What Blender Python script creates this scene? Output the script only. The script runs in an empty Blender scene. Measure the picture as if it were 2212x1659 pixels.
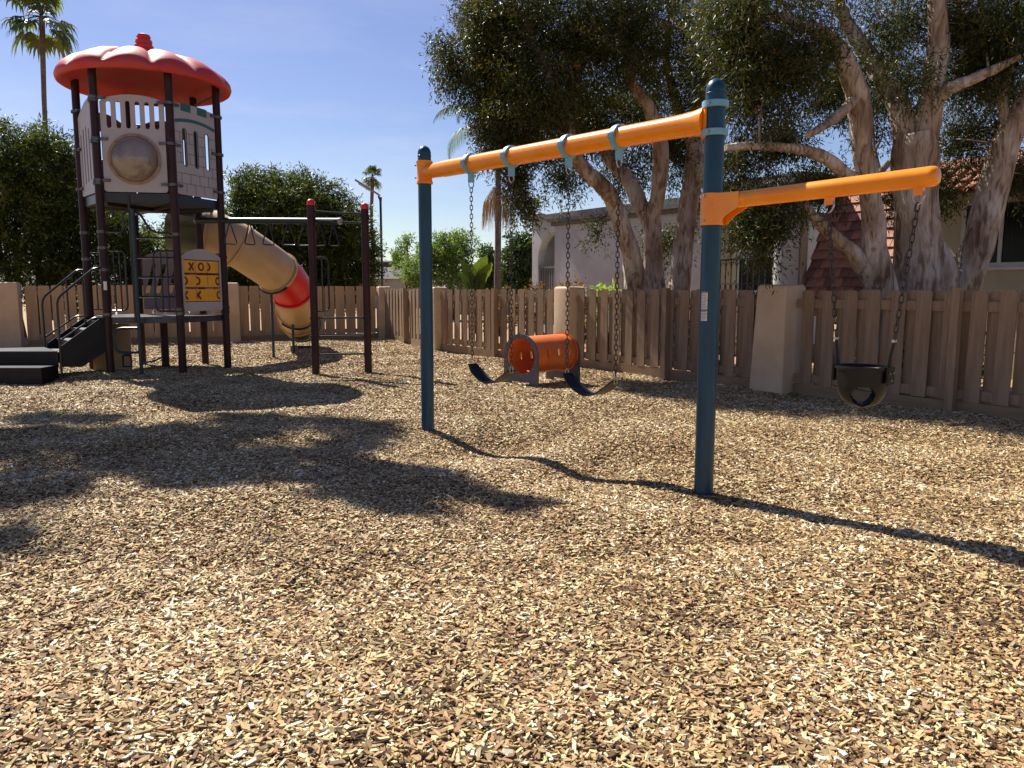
import bpy, bmesh, math, random
import numpy as np
from mathutils import Vector, Matrix, noise
from mathutils.geometry import delaunay_2d_cdt

random.seed(7); RNG = np.random.default_rng(7)
SC = bpy.context.scene
COL = SC.collection
R_ = math.radians

# ------------------------------------------------------------------ camera
EYE = 1.45
cd = bpy.data.cameras.new('camera'); cam = bpy.data.objects.new('camera', cd); COL.objects.link(cam)
cam.location = (0, 0, EYE)
cam.rotation_euler = (R_(90 - 7.02), 0, 0)
cd.sensor_fit = 'HORIZONTAL'; cd.sensor_width = 36.0
cd.lens = 36.0 * 1680 / 2212
cd.clip_start = 0.05; cd.clip_end = 6000
SC.camera = cam

# ------------------------------------------------------------------ light
SUN_EL = R_(48.3)
SUN_H = Vector((-0.645, 0.764, 0)).normalized()          # horizontal direction towards the sun
SUN_DIR = Vector((SUN_H.x * math.cos(SUN_EL), SUN_H.y * math.cos(SUN_EL), math.sin(SUN_EL)))
W = bpy.data.worlds.new('World'); SC.world = W; W.use_nodes = True
nt = W.node_tree; nt.nodes.clear()
sky = nt.nodes.new('ShaderNodeTexSky'); sky.sky_type = 'NISHITA'; sky.sun_disc = False
sky.sun_elevation = SUN_EL; sky.sun_rotation = math.atan2(SUN_H.x, SUN_H.y)
sky.altitude = 20; sky.air_density = 1.0; sky.dust_density = 0.3; sky.ozone_density = 2.6
bg = nt.nodes.new('ShaderNodeBackground'); bg.inputs['Strength'].default_value = 0.055
wo = nt.nodes.new('ShaderNodeOutputWorld')
# thin high cloud bands low over the horizon, part of the sky itself
tc = nt.nodes.new('ShaderNodeTexCoord')
mp = nt.nodes.new('ShaderNodeMapping'); mp.inputs['Scale'].default_value = (2.2, 2.2, 11.0)
nz = nt.nodes.new('ShaderNodeTexNoise'); nz.inputs['Scale'].default_value = 1.6; nz.inputs['Detail'].default_value = 6; nz.inputs['Roughness'].default_value = 0.62
cr = nt.nodes.new('ShaderNodeValToRGB'); cr.color_ramp.elements[0].position = 0.46; cr.color_ramp.elements[1].position = 0.78
sx = nt.nodes.new('ShaderNodeSeparateXYZ')
mr = nt.nodes.new('ShaderNodeMapRange'); mr.inputs[1].default_value = 0.0; mr.inputs[2].default_value = 0.45; mr.inputs[3].default_value = 0.55; mr.inputs[4].default_value = 0.0
mu = nt.nodes.new('ShaderNodeMath'); mu.operation = 'MULTIPLY'
mx = nt.nodes.new('ShaderNodeMix'); mx.data_type = 'RGBA'; mx.inputs['B'].default_value = (7.2, 7.4, 8.6, 1)
hs = nt.nodes.new('ShaderNodeHueSaturation'); hs.inputs['Hue'].default_value = 0.521; hs.inputs['Saturation'].default_value = 1.05
nt.links.new(tc.outputs['Generated'], mp.inputs['Vector']); nt.links.new(mp.outputs['Vector'], nz.inputs['Vector'])
nt.links.new(nz.outputs['Fac'], cr.inputs['Fac'])
nt.links.new(tc.outputs['Generated'], sx.inputs['Vector']); nt.links.new(sx.outputs['Z'], mr.inputs[0])
nt.links.new(cr.outputs['Color'], mu.inputs[0]); nt.links.new(mr.outputs[0], mu.inputs[1])
nt.links.new(mu.outputs[0], mx.inputs['Factor']); nt.links.new(sky.outputs[0], hs.inputs['Color']); nt.links.new(hs.outputs[0], mx.inputs['A'])
nt.links.new(mx.outputs['Result'], bg.inputs['Color']); nt.links.new(bg.outputs[0], wo.inputs[0])

sl = bpy.data.lights.new('sun', 'SUN'); sl.energy = 5.0; sl.angle = R_(0.53); sl.color = (1.0, 0.948, 0.86)
sun = bpy.data.objects.new('sun', sl); COL.objects.link(sun)
sun.rotation_euler = (-SUN_DIR).to_track_quat('-Z', 'Y').to_euler(); sun.location = SUN_DIR * 60
SC.view_settings.view_transform = 'Standard'; SC.view_settings.look = 'None'
SC.view_settings.exposure = 1.05; SC.view_settings.gamma = 1.0; SC.view_settings.use_curve_mapping = False
SC.cycles.max_bounces = 6; SC.cycles.transparent_max_bounces = 8; SC.cycles.diffuse_bounces = 3
SC.cycles.glossy_bounces = 3; SC.cycles.transmission_bounces = 4; SC.cycles.caustics_reflective = False; SC.cycles.caustics_refractive = False
SC.cycles.use_denoising = True

# ------------------------------------------------------------------ materials
def lin(r, g, b):
    f = lambda c: (c / 12.92 if c <= 0.04045 else ((c + 0.055) / 1.055) ** 2.4)
    return (f(r / 255), f(g / 255), f(b / 255), 1)

def mat(name, c1, c2=None, scale=6.0, rough=0.6, bump=0.0, bscale=40.0, metal=0.0, stretch=(1, 1, 1), spec=0.5, lo=0.35, hi=0.7, detail=5, specks=None, vary=None):
    m = bpy.data.materials.new(name); m.use_nodes = True
    t = m.node_tree; b = t.nodes['Principled BSDF']
    b.inputs['Roughness'].default_value = rough; b.inputs['Metallic'].default_value = metal
    b.inputs['Specular IOR Level'].default_value = spec
    co = t.nodes.new('ShaderNodeTexCoord'); mpn = t.nodes.new('ShaderNodeMapping'); mpn.inputs['Scale'].default_value = stretch
    t.links.new(co.outputs['Object'], mpn.inputs['Vector'])
    n = t.nodes.new('ShaderNodeTexNoise'); n.inputs['Scale'].default_value = scale; n.inputs['Detail'].default_value = detail
    t.links.new(mpn.outputs['Vector'], n.inputs['Vector'])
    r = t.nodes.new('ShaderNodeValToRGB'); r.color_ramp.elements[0].position = lo; r.color_ramp.elements[1].position = hi
    r.color_ramp.elements[0].color = c1; r.color_ramp.elements[1].color = c2 or c1
    t.links.new(n.outputs['Fac'], r.inputs['Fac']); out = r.outputs['Color']
    if specks:                                                   # scuffs, chips and grime: colour, scale, threshold
        sn = t.nodes.new('ShaderNodeTexNoise'); sn.inputs['Scale'].default_value = specks[1]; sn.inputs['Detail'].default_value = 8; sn.inputs['Roughness'].default_value = 0.65; sn.inputs['Distortion'].default_value = 0.8
        t.links.new(co.outputs['Object'], sn.inputs['Vector'])
        sr = t.nodes.new('ShaderNodeMapRange'); sr.inputs[1].default_value = specks[2]; sr.inputs[2].default_value = specks[2] + 0.05; sr.inputs[3].default_value = 0; sr.inputs[4].default_value = specks[3] if len(specks) > 3 else 0.8
        t.links.new(sn.outputs['Fac'], sr.inputs[0])
        sm = t.nodes.new('ShaderNodeMix'); sm.data_type = 'RGBA'; sm.inputs['B'].default_value = specks[0]
        t.links.new(sr.outputs[0], sm.inputs['Factor']); t.links.new(out, sm.inputs['A']); out = sm.outputs['Result']
    if vary:                                                     # each piece a slightly different tone
        oi = t.nodes.new('ShaderNodeObjectInfo'); vr = t.nodes.new('ShaderNodeMapRange'); vr.inputs[3].default_value = vary[0]; vr.inputs[4].default_value = vary[1]
        t.links.new(oi.outputs['Random'], vr.inputs[0])
        vm = t.nodes.new('ShaderNodeMix'); vm.data_type = 'RGBA'; vm.blend_type = 'MULTIPLY'; vm.inputs['Factor'].default_value = 1
        t.links.new(out, vm.inputs['A']); t.links.new(vr.outputs[0], vm.inputs['B']); out = vm.outputs['Result']
    t.links.new(out, b.inputs['Base Color'])
    if bump:
        n2 = t.nodes.new('ShaderNodeTexNoise'); n2.inputs['Scale'].default_value = bscale; n2.inputs['Detail'].default_value = 6
        t.links.new(mpn.outputs['Vector'], n2.inputs['Vector'])
        bp = t.nodes.new('ShaderNodeBump'); bp.inputs['Strength'].default_value = bump; bp.inputs['Distance'].default_value = 0.02
        t.links.new(n2.outputs['Fac'], bp.inputs['Height']); t.links.new(bp.outputs['Normal'], b.inputs['Normal'])
    return m

def leaf_mat(name, stops, trans=0.35, rough=0.45, tcol=None):
    m = bpy.data.materials.new(name); m.use_nodes = True
    t = m.node_tree; b = t.nodes['Principled BSDF']; b.inputs['Roughness'].default_value = rough
    b.inputs['Specular IOR Level'].default_value = 0.2
    a = t.nodes.new('ShaderNodeAttribute'); a.attribute_name = 'rnd'
    r = t.nodes.new('ShaderNodeValToRGB')
    while len(r.color_ramp.elements) < len(stops): r.color_ramp.elements.new(0.5)
    for e, (p, c) in zip(r.color_ramp.elements, stops): e.position = p; e.color = c
    t.links.new(a.outputs['Fac'], r.inputs['Fac']); t.links.new(r.outputs['Color'], b.inputs['Base Color'])
    tr = t.nodes.new('ShaderNodeBsdfTranslucent')
    mixc = t.nodes.new('ShaderNodeMix'); mixc.data_type = 'RGBA'; mixc.blend_type = 'MULTIPLY'; mixc.inputs['Factor'].default_value = 1
    mixc.inputs['B'].default_value = tcol or (1.6, 1.7, 0.7, 1)
    t.links.new(r.outputs['Color'], mixc.inputs['A']); t.links.new(mixc.outputs['Result'], tr.inputs['Color'])
    ms = t.nodes.new('ShaderNodeMixShader'); ms.inputs[0].default_value = trans
    t.links.new(b.outputs[0], ms.inputs[1]); t.links.new(tr.outputs[0], ms.inputs[2])
    t.links.new(ms.outputs[0], t.nodes['Material Output'].inputs['Surface'])
    return m

M = {}
M['blue_post'] = mat('blue_post', lin(4, 56, 78), lin(10, 66, 90), 3, 0.36, 0.02, 60, specks=(lin(70, 96, 108), 26, 0.69, 0.6), spec=0.4)
M['orange'] = mat('orange_paint', lin(236, 138, 18), lin(244, 152, 28), 5, 0.24, 0.015, 50, specks=(lin(150, 84, 28), 18, 0.70, 0.55))
M['light_blue'] = mat('light_blue_paint', lin(104, 160, 186), lin(122, 176, 198), 12, 0.4, 0.03, 80)
M['steel'] = mat('galvanised_steel', lin(150, 150, 150), lin(190, 190, 188), 40, 0.35, metal=0.9)
M['chain'] = mat('dark_chain', lin(52, 48, 46), lin(78, 70, 66), 60, 0.45, metal=0.7)
M['rubber'] = mat('black_rubber', lin(11, 12, 13), lin(18, 19, 20), 10, 0.42, 0.02, 90, spec=0.32, specks=(lin(58, 54, 50), 22, 0.68, 0.4))
M['sticker'] = mat('white_sticker', lin(214, 212, 208), lin(224, 222, 220), 8, 0.5)
M['print'] = mat('grey_print', lin(110, 105, 105), lin(130, 122, 120), 30, 0.6)
M['print_red'] = mat('red_print', lin(150, 70, 50), lin(165, 80, 58), 30, 0.6)
M['brown_post'] = mat('brown_post', lin(42, 20, 23), lin(56, 29, 31), 4, 0.48, 0.02, 60, spec=0.28, specks=(lin(98, 76, 70), 30, 0.69, 0.5))
M['dark_metal'] = mat('dark_metal', lin(24, 27, 29), lin(34, 37, 39), 8, 0.36, 0.02, 60)
M['green_metal'] = mat('green_metal', lin(18, 44, 50), lin(26, 56, 62), 6, 0.45)
M['black_plastic'] = mat('black_plastic', lin(14, 14, 15), lin(22, 22, 23), 8, 0.5, 0.03, 50, spec=0.3)
M['clamp'] = mat('clamp_metal', lin(70, 68, 68), lin(104, 102, 100), 14, 0.3, metal=0.6)
M['deck_coat'] = mat('deck_coating', lin(40, 44, 54), lin(56, 60, 70), 9, 0.3, 0.05, 80)
M['red_roof'] = mat('red_roof_plastic', lin(194, 50, 52), lin(176, 82, 82), 1.6, 0.55, 0.04, 14, lo=0.40, hi=0.68, detail=9, spec=0.35, specks=(lin(92, 50, 48), 6, 0.62, 0.5))
M['panel'] = mat('pale_panel', lin(166, 162, 164), lin(178, 173, 174), 3, 0.5, 0.01, 30, specks=(lin(128, 116, 108), 9, 0.68, 0.5))
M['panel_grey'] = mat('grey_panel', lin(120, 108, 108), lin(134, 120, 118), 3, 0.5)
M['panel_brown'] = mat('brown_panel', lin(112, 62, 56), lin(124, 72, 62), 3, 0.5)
M['groove'] = mat('groove_line', lin(74, 58, 58), lin(84, 66, 64), 20, 0.7)
M['green_trim'] = mat('green_trim', lin(22, 92, 78), lin(28, 102, 86), 4, 0.45)
M['bubble'] = mat('clouded_bubble', lin(112, 104, 96), lin(150, 142, 132), 3.0, 0.10, 0.0, spec=0.6)
M['bubble_ring'] = mat('bubble_ring', lin(140, 116, 98), lin(160, 136, 116), 10, 0.5)
M['tan'] = mat('tan_plastic', lin(184, 154, 116), lin(198, 168, 128), 2.5, 0.42, 0.01, 20, specks=(lin(122, 92, 64), 5, 0.68, 0.4))
M['slide_red'] = mat('red_plastic', lin(206, 36, 40), lin(216, 46, 48), 3, 0.38)
M['olive'] = mat('olive_plastic', lin(58, 66, 46), lin(72, 80, 54), 3, 0.45)
M['tile_yellow'] = mat('yellow_tile', lin(230, 162, 36), lin(238, 176, 50), 5, 0.45)
M['glyph'] = mat('dark_red_mark', lin(92, 22, 24), lin(104, 28, 28), 12, 0.5)
M['tunnel'] = mat('tunnel_orange', lin(214, 106, 44), lin(228, 122, 58), 3, 0.42, 0.01, 20, specks=(lin(140, 76, 44), 9, 0.67, 0.45))
M['tunnel_in'] = M['tunnel']
M['grey_board'] = mat('grey_board', lin(74, 74, 84), lin(88, 88, 96), 6, 0.5)
M['fence'] = mat('fence_paint', lin(130, 107, 84), lin(150, 127, 102), 3.0, 0.72, 0.25, 22, stretch=(7, 7, 0.6), vary=(0.84, 1.1), specks=(lin(84, 62, 48), 12, 0.70, 0.5))
M['fence_bounce_lit'] = mat('bounce_lit_fence_paint', lin(156, 128, 98), lin(176, 148, 116), 3.0, 0.72, 0.25, 22, stretch=(7, 7, 0.6), vary=(0.88, 1.08), specks=(lin(112, 86, 64), 12, 0.70, 0.5))  # fence paint lightened to stand in for light bounced off the ground
M['kick'] = mat('kick_board_paint', lin(128, 105, 78), lin(144, 120, 92), 3.0, 0.75, 0.12, 26, stretch=(0.8, 6, 6))
M['pillar'] = mat('pillar_stucco', lin(188, 162, 132), lin(206, 182, 152), 2.2, 0.88, 0.5, 60, specks=(lin(146, 120, 96), 4, 0.64, 0.4))
M['stucco_white'] = mat('white_stucco', lin(182, 185, 186), lin(202, 204, 204), 1.4, 0.9, 0.3, 50, specks=(lin(140, 136, 128), 2.2, 0.60, 0.5))
M['stucco_cream'] = mat('cream_stucco', lin(176, 168, 142), lin(194, 186, 160), 1.4, 0.9, 0.3, 50)
M['fascia'] = mat('grey_fascia', lin(104, 102, 100), lin(118, 115, 112), 4, 0.7)
M['iron'] = mat('black_iron', lin(26, 25, 26), lin(36, 34, 34), 20, 0.5)
M['clay'] = mat('clay_tile', lin(150, 100, 80), lin(176, 124, 100), 3, 0.8, 0.2, 30)
M['clay_b'] = mat('clay_tile_dark', lin(112, 74, 62), lin(132, 90, 74), 3, 0.8, 0.2, 30)
M['white_frame'] = mat('white_frame', lin(206, 204, 200), lin(216, 214, 210), 6, 0.5)
M['glass'] = mat('dark_window_glass', lin(14, 15, 16), lin(30, 31, 32), 9, 0.25, spec=0.16, stretch=(6, 6, 0.15))
M['glass_sky'] = mat('sky_reflection_glass', lin(120, 134, 150), lin(150, 164, 180), 2, 0.08, spec=0.7)  # sky reflection painted into the base colour of the pane
M['curtain'] = mat('grey_curtain', lin(60, 58, 58), lin(78, 76, 76), 8, 0.8)
def bark_material():
    m = bpy.data.materials.new('paperbark'); m.use_nodes = True; t = m.node_tree; b = t.nodes['Principled BSDF']
    b.inputs['Roughness'].default_value = 0.92; b.inputs['Specular IOR Level'].default_value = 0.2
    co = t.nodes.new('ShaderNodeTexCoord')
    def mapped(sc):
        q = t.nodes.new('ShaderNodeMapping'); q.inputs['Scale'].default_value = sc; t.links.new(co.outputs['Object'], q.inputs['Vector']); return q.outputs[0]
    def noise_(sc, scale, det, dist=0.0):
        q = t.nodes.new('ShaderNodeTexNoise'); q.inputs['Scale'].default_value = scale; q.inputs['Detail'].default_value = det; q.inputs['Distortion'].default_value = dist
        t.links.new(mapped(sc), q.inputs['Vector']); return q.outputs['Fac']
    def ramp(src, st):
        r = t.nodes.new('ShaderNodeValToRGB')
        while len(r.color_ramp.elements) < len(st): r.color_ramp.elements.new(0.5)
        for e, (p, c) in zip(r.color_ramp.elements, st): e.position = p; e.color = c
        t.links.new(src, r.inputs['Fac']); return r.outputs['Color']
    big = noise_((1.6, 1.6, 0.8), 1.6, 4)
    base = ramp(big, [(0.34, lin(140, 116, 96)), (0.50, lin(186, 169, 152)), (0.66, lin(212, 202, 192))])
    fl = noise_((6.5, 6.5, 1.5), 1.5, 9, 1.4)
    flake = ramp(fl, [(0.36, lin(150, 130, 116)), (0.48, lin(232, 228, 224)), (0.58, lin(255, 255, 255)), (0.72, lin(200, 184, 168))])
    mx_ = t.nodes.new('ShaderNodeMix'); mx_.data_type = 'RGBA'; mx_.blend_type = 'MULTIPLY'; mx_.inputs['Factor'].default_value = 0.85
    t.links.new(base, mx_.inputs['A']); t.links.new(flake, mx_.inputs['B']); t.links.new(mx_.outputs['Result'], b.inputs['Base Color'])
    bp = t.nodes.new('ShaderNodeBump'); bp.inputs['Strength'].default_value = 1.0; bp.inputs['Distance'].default_value = 0.06
    t.links.new(fl, bp.inputs['Height']); t.links.new(bp.outputs['Normal'], b.inputs['Normal'])
    return m
M['bark'] = bark_material()
M['bark_dark'] = mat('dark_bark', lin(62, 52, 44), lin(90, 78, 66), 3, 0.9, 0.7, 12)
M['palm_bark'] = mat('palm_bark', lin(92, 80, 74), lin(118, 104, 94), 3, 0.9, 0.6, 14, stretch=(1, 1, 4))
M['pole_green'] = mat('lamp_pole_paint', lin(44, 62, 60), lin(56, 74, 70), 5, 0.45)
M['lamp_grey'] = mat('lamp_housing', lin(140, 134, 128), lin(156, 150, 144), 5, 0.5)
M['pylon'] = mat('pylon_steel', lin(120, 128, 140), lin(132, 140, 150), 2, 0.6)
M['white_panel'] = mat('white_sheet', lin(196, 190, 190), lin(206, 200, 200), 2, 0.6)
M['dark_roof'] = mat('dark_roofing', lin(58, 54, 56), lin(76, 72, 72), 3, 0.85)
M['house_wall'] = mat('house_wall', lin(168, 160, 152), lin(182, 174, 166), 1, 0.85)
M['hill'] = mat('hill_scrub', lin(104, 108, 96), lin(128, 128, 112), 0.02, 0.95)
M['leaf_paper'] = leaf_mat('paperbark_leaf', [(0, lin(36, 42, 22)), (0.45, lin(56, 64, 32)), (0.78, lin(86, 86, 46)), (0.9, lin(112, 84, 52)), (1, lin(140, 104, 66))], 0.26, 0.4)
M['leaf_hedge'] = leaf_mat('hedge_leaf', [(0, lin(30, 40, 20)), (0.45, lin(52, 66, 28)), (0.8, lin(104, 112, 50)), (0.94, lin(146, 146, 78)), (1, lin(150, 116, 70))], 0.24, 0.45)
M['leaf_dark'] = leaf_mat('dark_leaf', [(0, lin(38, 52, 32)), (0.6, lin(62, 80, 46)), (1, lin(96, 112, 66))], 0.22, 0.45)
M['leaf_soft'] = leaf_mat('soft_leaf', [(0, lin(64, 86, 46)), (0.6, lin(96, 120, 62)), (1, lin(150, 156, 100))], 0.35, 0.5)
M['leaf_palm'] = leaf_mat('palm_leaf', [(0, lin(52, 68, 40)), (0.6, lin(82, 100, 58)), (1, lin(122, 132, 84))], 0.25, 0.4)
M['leaf_straw'] = leaf_mat('dry_straw', [(0, lin(104, 78, 58)), (0.6, lin(140, 112, 84)), (1, lin(184, 156, 120))], 0.3, 0.7, (1.1, 1.0, 0.8, 1))
M['leaf_banana'] = leaf_mat('banana_leaf', [(0, lin(38, 54, 28)), (0.6, lin(62, 80, 34)), (0.85, lin(104, 114, 44)), (1, lin(150, 98, 46))], 0.3, 0.4)
M['leaf_red'] = leaf_mat('russet_leaf', [(0, lin(84, 76, 46)), (0.45, lin(112, 82, 52)), (1, lin(150, 80, 58))], 0.35, 0.5)
M['leaf_lime'] = leaf_mat('lime_leaf', [(0, lin(96, 130, 50)), (1, lin(186, 204, 104))], 0.4, 0.5)

# wood chips: every chip its own tone (random per instance), patches over the ground
def chip_material():
    m = bpy.data.materials.new('wood_chip'); m.use_nodes = True; t = m.node_tree; b = t.nodes['Principled BSDF']
    b.inputs['Roughness'].default_value = 0.72; b.inputs['Specular IOR Level'].default_value = 0.3
    oi = t.nodes.new('ShaderNodeObjectInfo')
    r = t.nodes.new('ShaderNodeValToRGB')
    st = [(0, lin(68, 51, 36)), (0.13, lin(112, 85, 59)), (0.29, lin(158, 121, 83)), (0.43, lin(147, 128, 90)), (0.60, lin(184, 147, 103)), (0.78, lin(194, 172, 122)), (0.93, lin(210, 198, 152)), (1, lin(230, 222, 196))]
    while len(r.color_ramp.elements) < len(st): r.color_ramp.elements.new(0.5)
    for e, (p, c) in zip(r.color_ramp.elements, st): e.position = p; e.color = c
    g = t.nodes.new('ShaderNodeNewGeometry')
    n = t.nodes.new('ShaderNodeTexNoise'); n.inputs['Scale'].default_value = 1.1; n.inputs['Detail'].default_value = 3
    t.links.new(g.outputs['Position'], n.inputs['Vector'])
    ma = t.nodes.new('ShaderNodeMath'); ma.operation = 'MULTIPLY_ADD'; ma.inputs[1].default_value = 0.7; ma.inputs[2].default_value = -0.35
    t.links.new(n.outputs['Fac'], ma.inputs[0])
    ad = t.nodes.new('ShaderNodeMath'); ad.operation = 'ADD'; ad.use_clamp = True
    t.links.new(oi.outputs['Random'], ad.inputs[0]); t.links.new(ma.outputs[0], ad.inputs[1]); t.links.new(ad.outputs[0], r.inputs['Fac'])
    # wood grain along the chip
    co = t.nodes.new('ShaderNodeTexCoord'); mp_ = t.nodes.new('ShaderNodeMapping'); mp_.inputs['Scale'].default_value = (1.5, 14, 14)
    n2 = t.nodes.new('ShaderNodeTexNoise'); n2.inputs['Scale'].default_value = 1.0; n2.inputs['Detail'].default_value = 2
    t.links.new(co.outputs['Object'], mp_.inputs['Vector']); t.links.new(mp_.outputs['Vector'], n2.inputs['Vector'])
    mr_ = t.nodes.new('ShaderNodeMapRange'); mr_.inputs[1].default_value = 0.3; mr_.inputs[2].default_value = 0.7; mr_.inputs[3].default_value = 0.78; mr_.inputs[4].default_value = 1.08
    t.links.new(n2.outputs['Fac'], mr_.inputs[0])
    mxx = t.nodes.new('ShaderNodeMix'); mxx.data_type = 'RGBA'; mxx.blend_type = 'MULTIPLY'; mxx.inputs['Factor'].default_value = 1
    t.links.new(r.outputs['Color'], mxx.inputs['A']); t.links.new(mr_.outputs[0], mxx.inputs['B'])
    t.links.new(mxx.outputs['Result'], b.inputs['Base Color'])
    return m
M['chip'] = chip_material()
M['mulch'] = mat('mulch_bed', lin(104, 80, 56), lin(176, 142, 102), 34, 0.9, 0.8, 60, lo=0.3, hi=0.7, detail=8)

# ------------------------------------------------------------------ building helpers
def link(o, parent=None):
    COL.objects.link(o)
    if parent is not None: o.parent = parent
    return o

def tag(o, label=None, cat=None, group=None, kind=None):
    if label: o['label'] = label
    if cat: o['category'] = cat
    if group: o['group'] = group
    if kind: o['kind'] = kind
    return o

def thing(name, loc, label, cat, group=None, rotz=0):
    o = bpy.data.objects.new(name, None); o.empty_display_size = 0.2
    o.location = loc; o.rotation_euler = (0, 0, rotz); link(o)
    return tag(o, label, cat, group)

def frame_from(n):
    n = Vector(n).normalized()
    a = Vector((0, 0, 1)) if abs(n.z) < 0.9 else Vector((1, 0, 0))
    u = a.cross(n).normalized(); v = n.cross(u)
    return u, v, n

class MB:
    """collects geometry in world coordinates; build() writes it relative to its root thing"""
    def __init__(s): s.v = []; s.f = []
    def add(s, vs, fs):
        o = len(s.v); s.v += [tuple(p) for p in vs]; s.f += [tuple(i + o for i in f) for f in fs]; return s
    def box(s, c, size, ux=(1, 0, 0), uy=(0, 1, 0), uz=(0, 0, 1)):
        c = Vector(c); ux, uy, uz = Vector(ux) * size[0] / 2, Vector(uy) * size[1] / 2, Vector(uz) * size[2] / 2
        vs = [c + ux * a + uy * b + uz * d for d in (-1, 1) for b in (-1, 1) for a in (-1, 1)]
        return s.add(vs, [(0, 2, 3, 1), (4, 5, 7, 6), (0, 1, 5, 4), (2, 6, 7, 3), (0, 4, 6, 2), (1, 3, 7, 5)])
    def tube(s, pts, r, n=10, closed=False, cap=True):
        pts = [Vector(p) for p in pts]; m = len(pts)
        rs = r if isinstance(r, (list, tuple)) else [r] * m
        u = None; vs = []
        for i, p in enumerate(pts):
            if closed: t = (pts[(i + 1) % m] - pts[i - 1])
            else: t = pts[min(i + 1, m - 1)] - pts[max(i - 1, 0)]
            t.normalize()
            if u is None: u, v, _ = frame_from(t)
            else:
                u = (u - t * u.dot(t)).normalized(); v = t.cross(u)
            for k in range(n):
                a = 2 * math.pi * k / n
                vs.append(p + (u * math.cos(a) + v * math.sin(a)) * rs[i])
        fs = []
        for i in range(m if closed else m - 1):
            j = (i + 1) % m
            for k in range(n):
                l = (k + 1) % n
                fs.append((i * n + k, i * n + l, j * n + l, j * n + k))
        if cap and not closed:
            fs.append(tuple(range(n - 1, -1, -1))); fs.append(tuple((m - 1) * n + k for k in range(n)))
        return s.add(vs, fs)
    def cyl(s, a, b, r, n=16, r2=None): return s.tube([a, b], [r, r if r2 is None else r2], n)
    def lathe(s, prof, c, n=24, axis=(0, 0, 1)):
        u, v, w = frame_from(axis); c = Vector(c); vs = []
        for (r, h) in prof:
            for k in range(n):
                a = 2 * math.pi * k / n
                vs.append(c + (u * math.cos(a) + v * math.sin(a)) * max(r, 1e-4) + w * h)
        fs = []
        for i in range(len(prof) - 1):
            for k in range(n):
                l = (k + 1) % n
                fs.append((i * n + k, i * n + l, (i + 1) * n + l, (i + 1) * n + k))
        return s.add(vs, fs)
    def prism(s, outer, holes, o, ux, uy, uz, th):
        """plate: 2D outline with holes, thickness th along uz from o"""
        o, ux, uy, uz = Vector(o), Vector(ux), Vector(uy), Vector(uz)
        loops = [list(outer)] + [list(h) for h in holes]
        P = []; E = []
        for lp in loops:
            b = len(P); P += [Vector((p[0], p[1])) for p in lp]; E += [(b + i, b + (i + 1) % len(lp)) for i in range(len(lp))]
        ov, oe, of, _, _, _ = delaunay_2d_cdt(P, E, [], 0, 1e-6)
        keep = []
        for f in of:
            c = sum((ov[i] for i in f), Vector((0, 0))) / len(f)
            if inside(c, loops[0]) and not any(inside(c, h) for h in loops[1:]): keep.append(tuple(f))
        n = len(ov)
        vs = [o + ux * p.x + uy * p.y for p in ov] + [o + ux * p.x + uy * p.y + uz * th for p in ov]
        fs = [tuple(reversed(f)) for f in keep] + [tuple(i + n for i in f) for f in keep]
        cnt = {}
        for f in keep:
            for i in range(len(f)):
                e = (f[i], f[(i + 1) % len(f)]); cnt[e] = 1
        for (a, b) in list(cnt):
            if (b, a) not in cnt: fs.append((a, b, b + n, a + n))
        return s.add(vs, fs)
    def build(s, name, m, parent=None, smooth=True, origin=None, angle=35):
        o0 = Vector(origin) if origin is not None else (root_loc(parent) if parent is not None else Vector((0, 0, 0)))
        me = bpy.data.meshes.new(name)
        me.from_pydata([tuple(Vector(p) - o0) for p in s.v], [], s.f)
        bm = bmesh.new(); bm.from_mesh(me); bmesh.ops.recalc_face_normals(bm, faces=bm.faces); bm.to_mesh(me); bm.free()
        me.materials.append(m)
        if smooth:
            me.shade_smooth(); me.set_sharp_from_angle(angle=R_(angle))
        ob = bpy.data.objects.new(name, me); link(ob, parent)
        if parent is None: ob.location = o0
        return ob

def root_loc(o):
    l = Vector(o.location)
    while o.parent is not None: o = o.parent; l += Vector(o.location)
    return l

def inside(p, poly):
    x, y = p[0], p[1]; c = False; j = len(poly) - 1
    for i in range(len(poly)):
        xi, yi = poly[i][0], poly[i][1]; xj, yj = poly[j][0], poly[j][1]
        if (yi > y) != (yj > y) and x < (xj - xi) * (y - yi) / (yj - yi) + xi: c = not c
        j = i
    return c

def rrect(x0, y0, x1, y1, r, n=5):
    out = []
    for cx, cy, a0 in ((x1 - r, y0 + r, -90), (x1 - r, y1 - r, 0), (x0 + r, y1 - r, 90), (x0 + r, y0 + r, 180)):
        for k in range(n + 1):
            a = R_(a0 + 90 * k / n); out.append((cx + r * math.cos(a), cy + r * math.sin(a)))
    return out

def circle2(cx, cy, r, n=24): return [(cx + r * math.cos(2 * math.pi * k / n), cy + r * math.sin(2 * math.pi * k / n)) for k in range(n)]

def spline(pts, per=8):
    """Catmull-Rom through 3D (or nD) points"""
    P = [np.array(p, float) for p in pts]; P = [2 * P[0] - P[1]] + P + [2 * P[-1] - P[-2]]; out = []
    for i in range(1, len(P) - 2):
        for k in range(per):
            t = k / per
            out.append(0.5 * ((2 * P[i]) + (-P[i - 1] + P[i + 1]) * t + (2 * P[i - 1] - 5 * P[i] + 4 * P[i + 1] - P[i + 2]) * t * t + (-P[i - 1] + 3 * P[i] - 3 * P[i + 1] + P[i + 2]) * t ** 3))
    out.append(P[-2]); return out

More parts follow.
